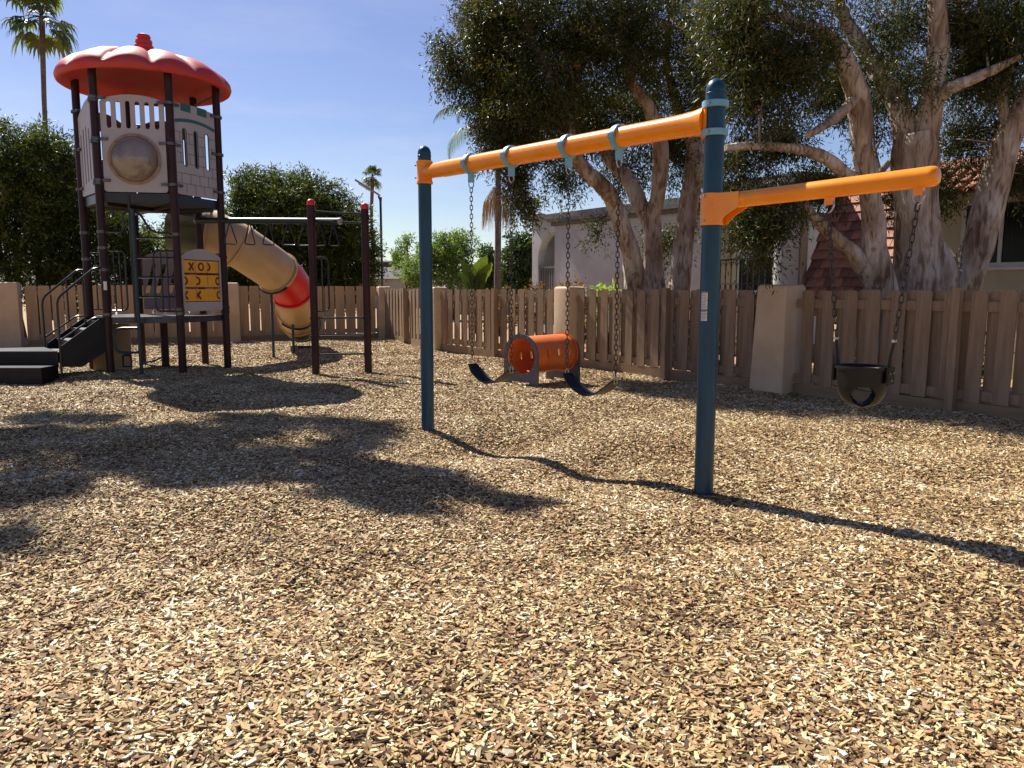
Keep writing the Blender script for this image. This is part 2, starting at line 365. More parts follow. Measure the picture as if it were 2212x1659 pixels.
def rounded(pts, r, n=4):
    """polyline with rounded corners"""
    pts = [Vector(p) for p in pts]; out = [pts[0]]
    for i in range(1, len(pts) - 1):
        a, b, c = pts[i - 1], pts[i], pts[i + 1]
        d1 = (a - b); d2 = (c - b); rr = min(r, d1.length * 0.48, d2.length * 0.48)
        p, q = b + d1.normalized() * rr, b + d2.normalized() * rr
        for k in range(n + 1):
            t = k / n; out.append(p * (1 - t) ** 2 + b * 2 * t * (1 - t) + q * t * t)
    out.append(pts[-1]); return out

def copy_obj(o, parent, loc=None, rotz=None):
    c = o.copy(); COL.objects.link(c); c.parent = parent
    if loc is not None: c.location = loc
    if rotz is not None: c.rotation_euler = (0, 0, rotz)
    return c

# ------------------------------------------------------------------ the ground
B0 = Vector((-0.883, 8.054, 0)); B1 = Vector((1.382, 5.476, 0)); BD = (B1 - B0).normalized(); BP = Vector((-BD.y, BD.x, 0))
HOLLOWS = [(-0.19, 7.27, 0.13, 0.95, 0.55), (0.64, 6.32, 0.13, 0.95, 0.5)]
SCUFFS = [(random.uniform(-.75, .8) * yy, yy, random.uniform(-.028, .045), random.uniform(.10, .34)) for yy in [1.8 + 10 * random.random() ** 1.5 for _ in range(130)]]
def gz(x, y):
    """height of the wood-chip surface (numpy friendly)"""
    z = 0.022 * np.sin(1.3 * x + 0.7 * y + 0.6) + 0.016 * np.sin(-0.9 * x + 1.9 * y + 2.0) + 0.010 * np.sin(3.1 * x + 2.3 * y) + 0.008 * np.sin(4.3 * y - 2.2 * x + 1.0)
    for hx, hy, dep, la, lb in HOLLOWS:                       # worn dips under the swings
        du = (x - hx) * BP.x + (y - hy) * BP.y; dv = (x - hx) * BD.x + (y - hy) * BD.y
        z = z - dep * np.exp(-(du / la) ** 2 - (dv / lb) ** 2)
    for hx, hy, dep, rr in SCUFFS:                             # footprints and scuffs
        z = z - dep * np.exp(-((x - hx) ** 2 + (y - hy) ** 2) / (rr * rr))
    far = np.clip((np.hypot(x + 2, y - 11) - 18) / 10, 0, 1)
    return z * (1 - far)

def axis(lo, hi, step, far):
    a = list(np.arange(lo, hi + 1e-6, step)); d = step * 1.6; x = hi
    while x < far: x += d; a.append(x); d *= 1.45
    d = step * 1.6; x = lo; pre = []
    while x > -far: x -= d; pre.append(x); d *= 1.45
    return np.array(pre[::-1] + a)
xs = axis(-14.5, 7.5, 0.08, 4000); ys = axis(0.5, 25, 0.08, 4000)
X, Y = np.meshgrid(xs, ys); Z = gz(X, Y)
vs = np.stack([X, Y, Z], -1).reshape(-1, 3); nx, ny = len(xs), len(ys)
ii = np.arange(nx * ny).reshape(ny, nx)
fs = np.stack([ii[:-1, :-1], ii[:-1, 1:], ii[1:, 1:], ii[1:, :-1]], -1).reshape(-1, 4)

def np_mesh(name, verts, quads, m, parent=None, rnd=None, smooth=False):
    me = bpy.data.meshes.new(name)
    me.vertices.add(len(verts)); me.vertices.foreach_set('co', np.ascontiguousarray(verts, np.float32).ravel())
    k = quads.shape[1]
    me.loops.add(len(quads) * k); me.loops.foreach_set('vertex_index', np.ascontiguousarray(quads, np.int32).ravel())
    me.polygons.add(len(quads)); me.polygons.foreach_set('loop_start', np.arange(0, len(quads) * k, k, dtype=np.int32))
    me.update(calc_edges=True)
    if rnd is not None:
        a = me.attributes.new('rnd', 'FLOAT', 'FACE'); a.data.foreach_set('value', np.ascontiguousarray(rnd, np.float32))
    me.materials.append(m)
    if smooth: me.shade_smooth()
    else: me.shade_flat()
    return link(bpy.data.objects.new(name, me), parent)
tag(np_mesh('ground', vs, fs, M['mulch'], smooth=True), 'brown mulch ground under the wood chips', kind='structure')

# ---- fence lines (plan)
PA = Vector((-17.4, 17.62, 0)); PB = Vector((-7.61, 21.35, 0)); PC = Vector((-3.75, 22.85, 0)); PD = Vector((-1.78, 18.5, 0))
FU = Vector((0.588, -0.809, 0))                                # direction of the long right-hand fence

# ---- wood chips
def make_chips():
    src = bpy.data.collections.new('chip_shapes')
    for k in range(7):
        rr = random.Random(40 + k)
        L, Wd, T = 0.5, 0.5 * rr.uniform(0.75, 1.1), 0.5
        v = []
        for sx_ in (-1, 1):
            cut = rr.uniform(-0.16, 0.16); tw = rr.uniform(0.55, 1.0); tt = rr.uniform(0.35, 1.0)
            for sy_ in (-1, 1):
                for sz_ in (-1, 1):
                    v.append((sx_ * (L + sy_ * cut) + rr.uniform(-.05, .05), sy_ * Wd * tw, sz_ * T * tt + rr.uniform(-.1, .1)))
        f = [(0, 1, 3, 2), (4, 6, 7, 5), (0, 4, 5, 1), (2, 3, 7, 6), (0, 2, 6, 4), (1, 5, 7, 3)]
        me = bpy.data.meshes.new('chip_shape'); me.from_pydata(v, [], f); me.materials.append(M['chip'])
        src.objects.link(bpy.data.objects.new('chip_shape', me))
    zones = [(1.3, 3.4, 9500, 1.0), (3.4, 5.5, 7600, 1.0), (5.5, 9, 6400, 1.05), (9, 14, 3600, 1.2), (14, 23.5, 1700, 1.5)]
    P = []; S = []
    for y0, y1, dens, k in zones:
        xa, xb = -0.80 * y1 - 1.2, 0.80 * y1 + 1.2
        n = int((xb - xa) * (y1 - y0) * dens)
        x = RNG.uniform(xa, xb, n); y = RNG.uniform(y0, y1, n)
        ok = (np.abs(x) < 0.72 * y + 1.0)
        def left_of(a, b, x, y, off): return (b.x - a.x) * (y - a.y) - (b.y - a.y) * (x - a.x) < off * (b - a).length
        ok &= left_of(PA, PC, x, y, -0.02)                      # this side of the back fence
        e = PD + FU * 16
        ok &= left_of(PC, PD, x, y, -0.02) | (y < PD.y); ok &= left_of(PD, e, x, y, -0.02) | (y > PD.y)
        x, y = x[ok], y[ok]; n = len(x)
        P.append(np.stack([x, y, gz(x, y) + RNG.uniform(0.0, 0.016, n)], -1))
        ln = np.clip(RNG.lognormal(math.log(0.0255), 0.38, n), 0.009, 0.058) * k
        wd = np.clip(ln * RNG.uniform(0.28, 0.80, n), 0.006, 0.021 * k)
        S.append(np.stack([ln, wd, RNG.uniform(0.0035, 0.0095, n) * k], -1))
    P = np.concatenate(P); S = np.concatenate(S); n = len(P)
    me = bpy.data.meshes.new('wood_chips'); me.vertices.add(n); me.vertices.foreach_set('co', P.astype(np.float32).ravel())
    rot = np.stack([RNG.normal(0, 0.28, n), RNG.normal(0, 0.26, n), RNG.uniform(0, 6.283, n)], -1)
    for nm, ty, arr, key in (('rot', 'FLOAT_VECTOR', rot, 'vector'), ('scl', 'FLOAT_VECTOR', S, 'vector'), ('idx', 'INT', RNG.integers(0, 7, n), 'value')):
        a = me.attributes.new(nm, ty, 'POINT'); a.data.foreach_set(key, np.ascontiguousarray(arr, np.int32 if ty == 'INT' else np.float32).ravel())
    me.update(); me.materials.append(M['chip'])
    o = link(bpy.data.objects.new('wood_chips', me))
    g = bpy.data.node_groups.new('scatter_chips', 'GeometryNodeTree')
    g.interface.new_socket('Geometry', in_out='INPUT', socket_type='NodeSocketGeometry'); g.interface.new_socket('Geometry', in_out='OUTPUT', socket_type='NodeSocketGeometry')
    gi = g.nodes.new('NodeGroupInput'); go = g.nodes.new('NodeGroupOutput')
    ip = g.nodes.new('GeometryNodeInstanceOnPoints'); ci = g.nodes.new('GeometryNodeCollectionInfo')
    ci.inputs['Collection'].default_value = src; ci.inputs['Separate Children'].default_value = True; ci.inputs['Reset Children'].default_value = True
    def na(nm, ty):
        a = g.nodes.new('GeometryNodeInputNamedAttribute'); a.data_type = ty; a.inputs['Name'].default_value = nm
        return [q for q in a.outputs if q.enabled and q.name == 'Attribute'][0]
    er = g.nodes.new('FunctionNodeEulerToRotation')
    g.links.new(gi.outputs[0], ip.inputs['Points']); g.links.new(ci.outputs[0], ip.inputs['Instance'])
    ip.inputs['Pick Instance'].default_value = True
    g.links.new(na('idx', 'INT'), ip.inputs['Instance Index'])
    g.links.new(na('rot', 'FLOAT_VECTOR'), er.inputs[0]); g.links.new(er.outputs[0], ip.inputs['Rotation'])
    g.links.new(na('scl', 'FLOAT_VECTOR'), ip.inputs['Scale']); g.links.new(ip.outputs[0], go.inputs[0])
    md = o.modifiers.new('scatter', 'NODES'); md.node_group = g
    tag(o, 'loose tan and brown wood chips covering the playground floor', kind='stuff')
    print('chips', n)
make_chips()

# ------------------------------------------------------------------ fences and pillars
def fence(name, a, b, label, group, h=1.43, pitch=0.305, bw=0.172, posts=(), jit=0.014, kick=0.15, single=False, paint='fence'):
    """board-on-board fence from a to b; local +y points away from the playground"""
    d = b - a; L = d.length; ang = math.atan2(d.y, d.x)
    t = thing(name, (a.x, a.y, 0), label, 'fence', group, ang)
    rr = random.Random(int(L * 1000))
    def part(nm, mb, m=M[paint]): return mb.build(nm, m, t, smooth=False, origin=(0, 0, 0))
    shapes = []
    for k in range(4):
        w2 = bw / 2 * rr.uniform(0.97, 1.03); c = 0.026; hh = h - kick - 0.004 + rr.uniform(-jit, jit)
        mb = MB().prism([(-w2, 0), (w2, 0), (w2, hh - c), (w2 - c, hh), (-w2 + c, hh), (-w2, hh - c)], [], (0, 0, 0), (1, 0, 0), (0, 0, 1), (0, -1, 0), 0.019)
        shapes.append(mb)
    proto = []
    n = int(L / pitch)
    x0 = (L - n * pitch) / 2 + pitch / 2
    for i in range(n):
        x = x0 + i * pitch
        if any(abs(x - p) < 0.105 for p in posts): x += 0.0
        for side in ((0,) if single else (0, 1)):
            xx = x - pitch * 0.24 if side == 0 else x + pitch * 0.26
            y = -0.021 if side == 0 else 0.041
            k = rr.randrange(4)
            if len(proto) <= k or proto[k] is None:
                while len(proto) <= k: proto.append(None)
                o = part('board', shapes[k]); proto[k] = o
            else: o = copy_obj(proto[k], t)
            o.location = (xx + rr.uniform(-.011, .011), y + rr.uniform(-.003, .003), kick + 0.003 + rr.uniform(-.004, .008)); o.rotation_euler = (rr.uniform(-.004, .004), rr.uniform(-.011, .011), rr.uniform(-.03, .03))
    part('rail', MB().box((L / 2, 0, h - 0.185), (L, 0.038, 0.115)))
    part('rail', MB().box((L / 2, 0, 0.235), (L, 0.038, 0.115)))
    part('kick_board', MB().box((L / 2, -0.022, kick / 2 - 0.03), (L, 0.036, kick + 0.06)), M['kick'])
    for p in posts:
        part('fence_post', MB().box((p, -0.090, h / 2 + 0.012), (0.092, 0.095, h + 0.024)))
    return t

fence('wooden_fence', PA + Vector((0, 0, 0)), Vector((-12.55, 19.47, 0)), 'brown board fence at the left edge before the first tan pillar', 'board fences round the playground', 1.52, pitch=.292, bw=.262, single=True, paint='fence_bounce_lit')
fence('wooden_fence', Vector((-12.20, 19.60, 0)), PB - Vector((0.12, 0.045, 0)), 'brown board fence running behind the red-roofed play tower and its stairs', 'board fences round the playground', 1.52, pitch=.292, bw=.262, single=True, paint='fence_bounce_lit')
fence('wooden_fence', PB + Vector((0.13, 0.05, 0)), PC - Vector((0.12, 0.045, 0)), 'brown board fence behind the tube slide and the ring-handle posts', 'board fences round the playground', 1.50, pitch=.292, bw=.262, single=True, paint='fence_bounce_lit')
dc = (PD - PC).normalized()
fence('wooden_fence', PC + dc * 0.2, PD - dc * 0.22, 'short foreshortened board fence between the corner pillar and the left blue swing post', 'board fences round the playground', 1.43, posts=(2.2,))
P1 = PD + FU * 4.85; P2 = PD + FU * 9.43; PE = PD + FU * 17.5
fence('wooden_fence', PD + FU * 0.22, P1 - FU * 0.24, 'board fence with russet shrubs above it, behind the two belt swings', 'board fences round the playground', 1.42, posts=(2.3,))
fence('wooden_fence', P1 + FU * 0.24, P2 - FU * 0.25, 'board fence behind the orange tunnel and the right blue swing post', 'board fences round the playground', 1.43, posts=(2.25,))
fence('wooden_fence', P2 + FU * 0.25, PE, 'nearest board fence, behind the black bucket swing', 'board fences round the playground', 1.43, posts=(2.1, 4.6))

def pillar(p, ang, w, d, h, label, batter=0.0):
    t = MB()
    c = []
    lw = w / 2 + batter
    for (z, e, b) in ((-0.08, 0, 1.0), (h - 0.03, 0, 0.0), (h, 0.025, 0.0)):
        a = w / 2 - e; aa = a + batter * b
        c += [(-aa, -d / 2 + e, z), (a, -d / 2 + e, z), (a, d / 2 - e, z), (-aa, d / 2 - e, z)]
    t.add(c, [(0, 1, 5, 4), (1, 2, 6, 5), (2, 3, 7, 6), (3, 0, 4, 7), (4, 5, 9, 8), (5, 6, 10, 9), (6, 7, 11, 10), (7, 4, 8, 11), (8, 9, 10, 11), (0, 3, 2, 1)])
    o = t.build('stucco_pillar', M['pillar'], None, smooth=False)
    o.location = (p.x, p.y, 0); o.rotation_euler = (0, 0, ang)
    bv = o.modifiers.new('soft', 'BEVEL'); bv.width = 0.022; bv.segments = 3
    for poly in o.data.polygons: poly.use_smooth = True
    o.data.set_sharp_from_angle(angle=R_(50))
    return tag(o, label, 'pillar', 'stucco pillars between the fences', 'thing')
aL = math.atan2(PB.y - PA.y, PB.x - PA.x); aR = math.atan2(FU.y, FU.x); aC = math.atan2(dc.y, dc.x)
pillar(Vector((-12.62, 19.4, 0)), aL, 0.72, 0.42, 1.60, 'tan stucco pillar behind the black steps at the left edge')
pillar(PB, aL, 0.30, 0.34, 1.60, 'narrow tan stucco pillar just right of the tic-tac-toe panel')
pillar(PC, aL, 0.36, 0.40, 1.50, 'tan stucco pillar in the far corner below the solar lamp')
pillar(PD, aR, 0.40, 0.36, 1.48, 'tan stucco pillar partly behind the left blue swing post')
pillar(P1, aR, 0.44, 0.40, 1.48, 'tan stucco pillar behind the orange tunnel under the lime plant')
pillar(P2 + Vector((-0.03, -0.02, 0)), aR, 0.46, 0.46, 1.50, 'large leaning tan stucco pillar right of the right blue swing post', 0.09)

# ------------------------------------------------------------------ swing frame
def swing_frame():
    c0 = (B0 + B1) / 2
    t = thing('swing_frame', (c0.x, c0.y, 0), 'swing frame of two blue posts with orange top beam and lower side arm', 'swing set')
    PR = 0.067; ZB = 2.597; BR = 0.078
    def dome(p, top):
        z0 = float(gz(p.x, p.y)) - 0.25
        prof = [(PR, z0), (PR, top - PR * 1.15)] + [(PR * math.cos(R_(a)), top - PR * 1.15 + PR * 1.15 * math.sin(R_(a))) for a in range(0, 91, 10)]
        return MB().lathe(prof, (p.x, p.y, 0), 28)
    dome(B0, 2.872).build('post', M['blue_post'], t)
    pr = dome(B1, 2.858).build('post', M['blue_post'], t)
    # seam of the domed caps
    for p, zt in ((B0, 2.872), (B1, 2.858)):
        MB().lathe([(PR, zt - 0.105), (PR + 0.003, zt - 0.102), (PR + 0.003, zt - 0.098), (PR, zt - 0.095)], (p.x, p.y, 0), 28).build('cap_seam', M['blue_post'], t)
    # stickers on the right post, curved to it, facing the camera side
    for (za, zb) in ((1.305, 1.425), (1.225, 1.297)):
        mb = MB(); n = 6; vs = []; aim = math.atan2(-B1.y, -B1.x) - 0.55
        for k in range(n + 1):
            a = aim - 0.36 + 0.72 * k / n
            for z in (za, zb): vs.append((B1.x + (PR + .0015) * math.cos(a), B1.y + (PR + .0015) * math.sin(a), z))
        mb.add(vs, [(2 * k, 2 * k + 2, 2 * k + 3, 2 * k + 1) for k in range(n)])
        st = mb.build('warning_sticker', M['sticker'], pr)
        pm = MB(); z = za + 0.009
        while z < zb - 0.006:
            vs = []; a1 = random.uniform(0.5, 0.68)
            for k in range(5):
                a = aim - 0.31 + a1 * k / 4
                for q in (z, z + 0.0042): vs.append((B1.x + (PR + .003) * math.cos(a), B1.y + (PR + .003) * math.sin(a), q))
            pm.add(vs, [(2 * k, 2 * k + 2, 2 * k + 3, 2 * k + 1) for k in range(4)]); z += 0.0105
        pm.build('fine_print', M['print'], pr)
        vs = []
        for k in range(5):
            a = aim - 0.34 + 0.68 * k / 4
            for q in (zb - 0.007, zb - 0.002): vs.append((B1.x + (PR + .0034) * math.cos(a), B1.y + (PR + .0034) * math.sin(a), q))
        MB().add(vs, [(2 * k, 2 * k + 2, 2 * k + 3, 2 * k + 1) for k in range(4)]).build('sticker_heading', M['print_red'], pr)
    # top beam with flared ends
    za, zb = 2.612, 2.585
    A = B0 + Vector((0, 0, za)); Bq = B1 + Vector((0, 0, zb)); ax = (Bq - A).normalized()
    L = (Bq - A).length
    st = [(0.05, BR * .86), (0.30, BR * .94), (0.34, BR), (L - 0.42, BR), (L - 0.40, BR * 1.0), (L - 0.26, BR * 1.03), (L - 0.15, BR * 1.12), (L - 0.10, BR * 1.24), (L - 0.055, BR * 1.34)]
    MB().tube([A + ax * s for s, r in st], [r for s, r in st], 28).build('top_beam', M['orange'], t)
    # collar on the left post: sleeve with pinched waist and flat ears
    MB().lathe([(PR + .002, za - .118), (PR + .016, za - .116), (PR + .016, za - .098), (PR + .009, za - .085), (PR + .010, za + .075), (PR + .017, za + .09), (PR + .016, za + .108), (PR + .002, za + .112)], (B0.x, B0.y, 0), 28).build('beam_collar', M['orange'], t)
    mb = MB()
    for s in (0.062, -0.062): mb.cyl(A + BP * (-0.082) + Vector((0, 0, s)) - BD * 0.03, A + BP * (-0.096) + Vector((0, 0, s)) - BD * 0.03, 0.009, 8)
    mb.build('collar_bolts', M['steel'], t)
    # saddle plate and two pipe clamps on the right post
    mb = MB(); vs = []; n = 8
    for k in range(n + 1):
        a = math.atan2(-BD.y, -BD.x) + R_(-72 + 144 * k / n)
        for rr, zz in ((PR + .002, zb - .118), (PR + .018, zb - .118), (PR + .018, zb + .125), (PR + .002, zb + .125)):
            vs.append((B1.x + rr * math.cos(a), B1.y + rr * math.sin(a), zz))
    mb.add(vs, [(4 * k + i, 4 * k + 4 + i, 4 * k + 4 + (i + 1) % 4, 4 * k + (i + 1) % 4) for k in range(n) for i in range(4)] + [(0, 1, 2, 3), (4 * n, 4 * n + 3, 4 * n + 2, 4 * n + 1)])
    mb.build('beam_saddle', M['orange'], t)
    for dz in (0.100, -0.086):
        z = zb + dz
        cl = MB().lathe([(PR + .001, z - .021), (PR + .022, z - .021), (PR + .022, z + .021), (PR + .001, z + .021)], (B1.x, B1.y, 0), 28)
        cl = cl.build('pipe_clamp', M['light_blue'], t)
        a = math.atan2(-B1.y, -B1.x) - 0.5; p = Vector((math.cos(a), math.sin(a), 0))
        MB().cyl(B1 + p * (PR + .02) + Vector((0, 0, z)), B1 + p * (PR + .034) + Vector((0, 0, z)), 0.011, 6).build('bolt', M['steel'], cl)
    # hangers
    HS = (0.757, 1.33, 2.04, 2.58); pts = []
    for s in HS:
        c = A + ax * s
        h = MB().lathe([(BR + .001, -.021), (BR + .019, -.021), (BR + .019, .021), (BR + .001, .021)], c, 24, ax)
        for sgn in (-1, 1):
            h.box(c + BP * (-(BR + .018)) * sgn + Vector((0, 0, .0)), (.052, .026, .045), BD, BP)
        h.box(c - Vector((0, 0, BR + .045)), (.036, .05, .09), BD, BP)
        h = h.build('swing_hanger', M['light_blue'], t)
        b = c - Vector((0, 0, BR + .09))
        u = [b + BP * .022 + Vector((0, 0, .02)), b + BP * .027 - Vector((0, 0, .03)), b - Vector((0, 0, .055)), b - BP * .027 - Vector((0, 0, .03)), b - BP * .022 + Vector((0, 0, .02))]
        MB().tube(spline(u, 4), .0055, 8).build('shackle', M['steel'], h)
        for sgn in (-1, 1):
            MB().cyl(c - BP * (BR + .018) * sgn - BD * .03, c - BP * (BR + .018) * sgn + BD * .032, .008, 6).build('bolt', M['steel'], h)
        pts.append(b - Vector((0, 0, .052)))
    # side arm
    zA = 2.035; A2 = B1 + Vector((0, 0, zA)); AR = 0.054; AL = 1.45
    up = Vector((0, 0, 1)); tilt = (BD + up * 0.02).normalized()
    st = [(0.05, AR * .98), (AL - .03, AR * 1.06), (AL - .008, AR * 1.02), (AL + .006, AR * .82), (AL + .012, AR * .4)]
    MB().tube([A2 + tilt * s for s, r in st], [r for s, r in st], 24).build('side_arm', M['orange'], t)
    br = MB().lathe([(PR + .002, zA - .155), (PR + .013, zA - .155), (PR + .013, zA + .06), (PR + .002, zA + .06)], (B1.x, B1.y, 0), 28)
    for sgn in (-1, 1):
        br.prism([(.03, -.150), (.082, -.150), (.145, -.096), (.22, -.057), (.24, -.052), (.24, .052), (.03, .056)], [], B1 + Vector((0, 0, zA)) + BP * (.050 * sgn), BD, up, BP * sgn, .007)
    br = br.build('arm_bracket', M['orange'], t)
    a = math.atan2(-B1.y, -B1.x) - 0.75; p = Vector((math.cos(a), math.sin(a), 0))
    for dz in (.042, -.125): MB().cyl(B1 + p * (PR + .01) + Vector((0, 0, zA + dz)), B1 + p * (PR + .022) + Vector((0, 0, zA + dz)), .009, 6).build('bolt', M['steel'], br)
    arm_pts = []
    for s in (0.84, 1.36):
        c = A2 + tilt * s
        h = MB().box(c - Vector((0, 0, AR + .018)), (.052, .03, .05), BD, BP).build('arm_lug', M['orange'], t)
        b = c - Vector((0, 0, AR + .03))
        u = [b + BD * .026 + up * .012, b + BD * .029 - up * .025, b - up * .060, b - BD * .029 - up * .025, b - BD * .026 + up * .012]
        MB().tube(spline(u, 4), .006, 8).build('shackle', M['steel'], h)
        arm_pts.append(b - up * .055)
    return pts, arm_pts
HP, AP = swing_frame()

def chain_mesh(a, b, pitch=0.040, wire=0.0044, wid=0.0125):
    """chain of interlocked links between two points"""
    a, b = Vector(a), Vector(b); d = b - a; L = d.length; t = d.normalized(); u, v, _ = frame_from(t)
    n = max(2, round(L / pitch)); p = L / n; mb = MB()
    hl = p / 2 + wire * 1.1
    for i in range(n):
        c = a + t * (p * (i + .5)); w = u if i % 2 else v
        pts = []
        for k in range(10):
            an = 2 * math.pi * k / 10; cs, sn = math.cos(an), math.sin(an)
            st_ = (hl - wid) * (1 if cs > 0.05 else -1 if cs < -0.05 else 0)
            pts.append(c + t * (st_ + wid * cs) + w * (wid * sn))
        mb.tube(pts, wire, 5, closed=True)
    return mb

def belt_swing(h0, h1, z_end, label):
    c = (h0 + h1) / 2
    t = thing('belt_swing', (c.x, c.y, float(gz(c.x, c.y))), label, 'swing', 'belt swings under the orange beam')
    e0 = Vector((h0.x, h0.y, z_end + .02)); e1 = Vector((h1.x, h1.y, z_end))
    half = (e1 - e0).length / 2; mid = (e0 + e1) / 2; ud = (e1 - e0).normalized()
    n = 22; vs = []; HW = 0.078; TH = 0.010
    for k in range(n + 1):
        q = -1 + 2 * k / n
        x = half * 1.0 * q; z = -0.145 * (1 - abs(q) ** 1.9) + 0.0
        w = HW * (1 - 0.34 * max(0, abs(q) - .72) / .28)
        nrm = Vector((0, 0, 1)); p = mid + ud * x + Vector((0, 0, z))
        dz = 0.145 * 1.9 * abs(q) ** .9 * (1 if q > 0 else -1) / half
        tn = (ud + Vector((0, 0, dz))).normalized(); nn = BP.cross(tn); nn = nn if nn.z > 0 else -nn
        for (s, o) in ((-1, 0), (-.88, .004), (-.8, 0), (.8, 0), (.88, .004), (1, 0)): vs.append(p + BP * (w * s) + nn * (TH / 2 + o))
        for s in (1, .5, -.5, -1): vs.append(p + BP * (w * s) - nn * TH / 2)
    m = 10; fs = [(i * m + k, i * m + (k + 1) % m, (i + 1) * m + (k + 1) % m, (i + 1) * m + k) for i in range(n) for k in range(m)]
    fs += [tuple(range(m)), tuple(n * m + k for k in range(m - 1, -1, -1))]
    MB().add(vs, fs).build('belt_seat', M['rubber'], t, angle=40)
    for h, e in ((h0, e0), (h1, e1)):
        ch = chain_mesh(h, e + Vector((0, 0, .045))).build('chain', M['chain'], t)
        ri = (ud * (1 if e is e1 else -1))
        MB().tube([e + Vector((0, 0, .05)), e + BP * .02 + Vector((0, 0, .02)), e + BP * .016 - Vector((0, 0, .022)), e - BP * .016 - Vector((0, 0, .022)), e - BP * .02 + Vector((0, 0, .02))], .0045, 6, closed=True).build('seat_shackle', M['steel'], t)
belt_swing(HP[0], HP[1], 0.705, 'left black belt swing, in front of the open end of the orange tunnel')
belt_swing(HP[2], HP[3], 0.72, 'right black belt swing, right of the orange tunnel, nearest the right blue post')

def bucket_swing(h0, h1):
    c = (h0 + h1) / 2; zt = 0.985
    t = thing('bucket_swing', (c.x, c.y, float(gz(c.x, c.y))), 'black rubber bucket swing hanging from the orange side arm', 'swing')
    cen = Vector((c.x, c.y, zt)); up = Vector((0, 0, 1)); a_, b_ = 0.150, 0.135
    prof = [(1.06, .004), (1.06, -.014), (1.0, -.018), (.985, -.05), (.965, -.09), (.945, -.125), (.89, -.16), (.79, -.19), (.64, -.218), (.45, -.236), (.24, -.245), (.05, -.248)]
    prof = [tuple(q) for q in spline(prof, 3)]
    N = 88; vs = []; th = .010
    for lay in (0, 1):
        for (r, z) in prof:
            for k in range(N):
                an = 2 * math.pi * k / N; rr = r - lay * .075
                vs.append(cen + BD * (a_ * rr * math.cos(an)) + BP * (b_ * rr * math.sin(an)) + up * (z + lay * .008 * (1 if z < -.13 else 0)))
    P = len(prof); fs = []; hole = set()
    cam_a = math.atan2((-BP).dot(BP), (-cen).dot(BD) * 0.25 + .12)
    for i in range(P - 1):
        for k in range(N):
            an = 2 * math.pi * (k + .5) / N; zc = (prof[i][1] + prof[i + 1][1]) / 2
            for hc in (-1.12, -1.12 + math.pi):
                d = (an - hc + math.pi) % (2 * math.pi) - math.pi
                if (d / .56) ** 2 + ((zc + .176) / .064) ** 2 < 1: hole.add((i, k))
    for lay in (0, 1):
        o = lay * P * N
        for i in range(P - 1):
            for k in range(N):
                if (i, k) in hole: continue
                l = (k + 1) % N
                fs.append((o + i * N + k, o + i * N + l, o + (i + 1) * N + l, o + (i + 1) * N + k))
    Q = P * N
    for k in range(N): l = (k + 1) % N; fs.append((k, l, Q + l, Q + k))
    for (i, k) in hole:
        l = (k + 1) % N; ed = {(i - 1, k): (i * N + k, i * N + l), (i + 1, k): ((i + 1) * N + k, (i + 1) * N + l), (i, (k - 1) % N): (i * N + k, (i + 1) * N + k), (i, l): (i * N + l, (i + 1) * N + l)}
        for nb, (p, q) in ed.items():
            if nb not in hole and 0 <= nb[0] < P - 1: fs.append((p, q, Q + q, Q + p))
    MB().add(vs, fs).build('bucket_seat', M['rubber'], t, angle=50)
    for sgn, h in ((-1, h0), (1, h1)):
        rim = cen + BD * (a_ * 1.03 * sgn)
        pl = MB().box(rim + BD * (.010 * sgn) - up * .045, (.012, .085, .10), BD, BP).build('side_plate', M['rubber'], t)
        for dy, dz in ((-.025, -.03), (.025, -.03), (0, -.072)): MB().cyl(rim + BD * (.014 * sgn) + BP * dy + up * dz, rim + BD * (.022 * sgn) + BP * dy + up * dz, .007, 6).build('rivet', M['steel'], pl)
        j = rim + up * .155 + (h - rim) * 0.0 + BD * (0.02 * sgn)
        MB().tube([rim - up * .01, rim + BD * .004 * sgn + up * .07, j], [.013, .010, .009], 8).build('strap', M['rubber'], t)
        MB().cyl(j - BP * .016 + up * .005, j + BP * .016 + up * .005, .010, 8).build('strap_bolt', M['steel'], t)
        chain_mesh(h, j + up * .012, 0.042, .0042, .0120).build('chain', M['chain'], t)
bucket_swing(AP[0], AP[1])

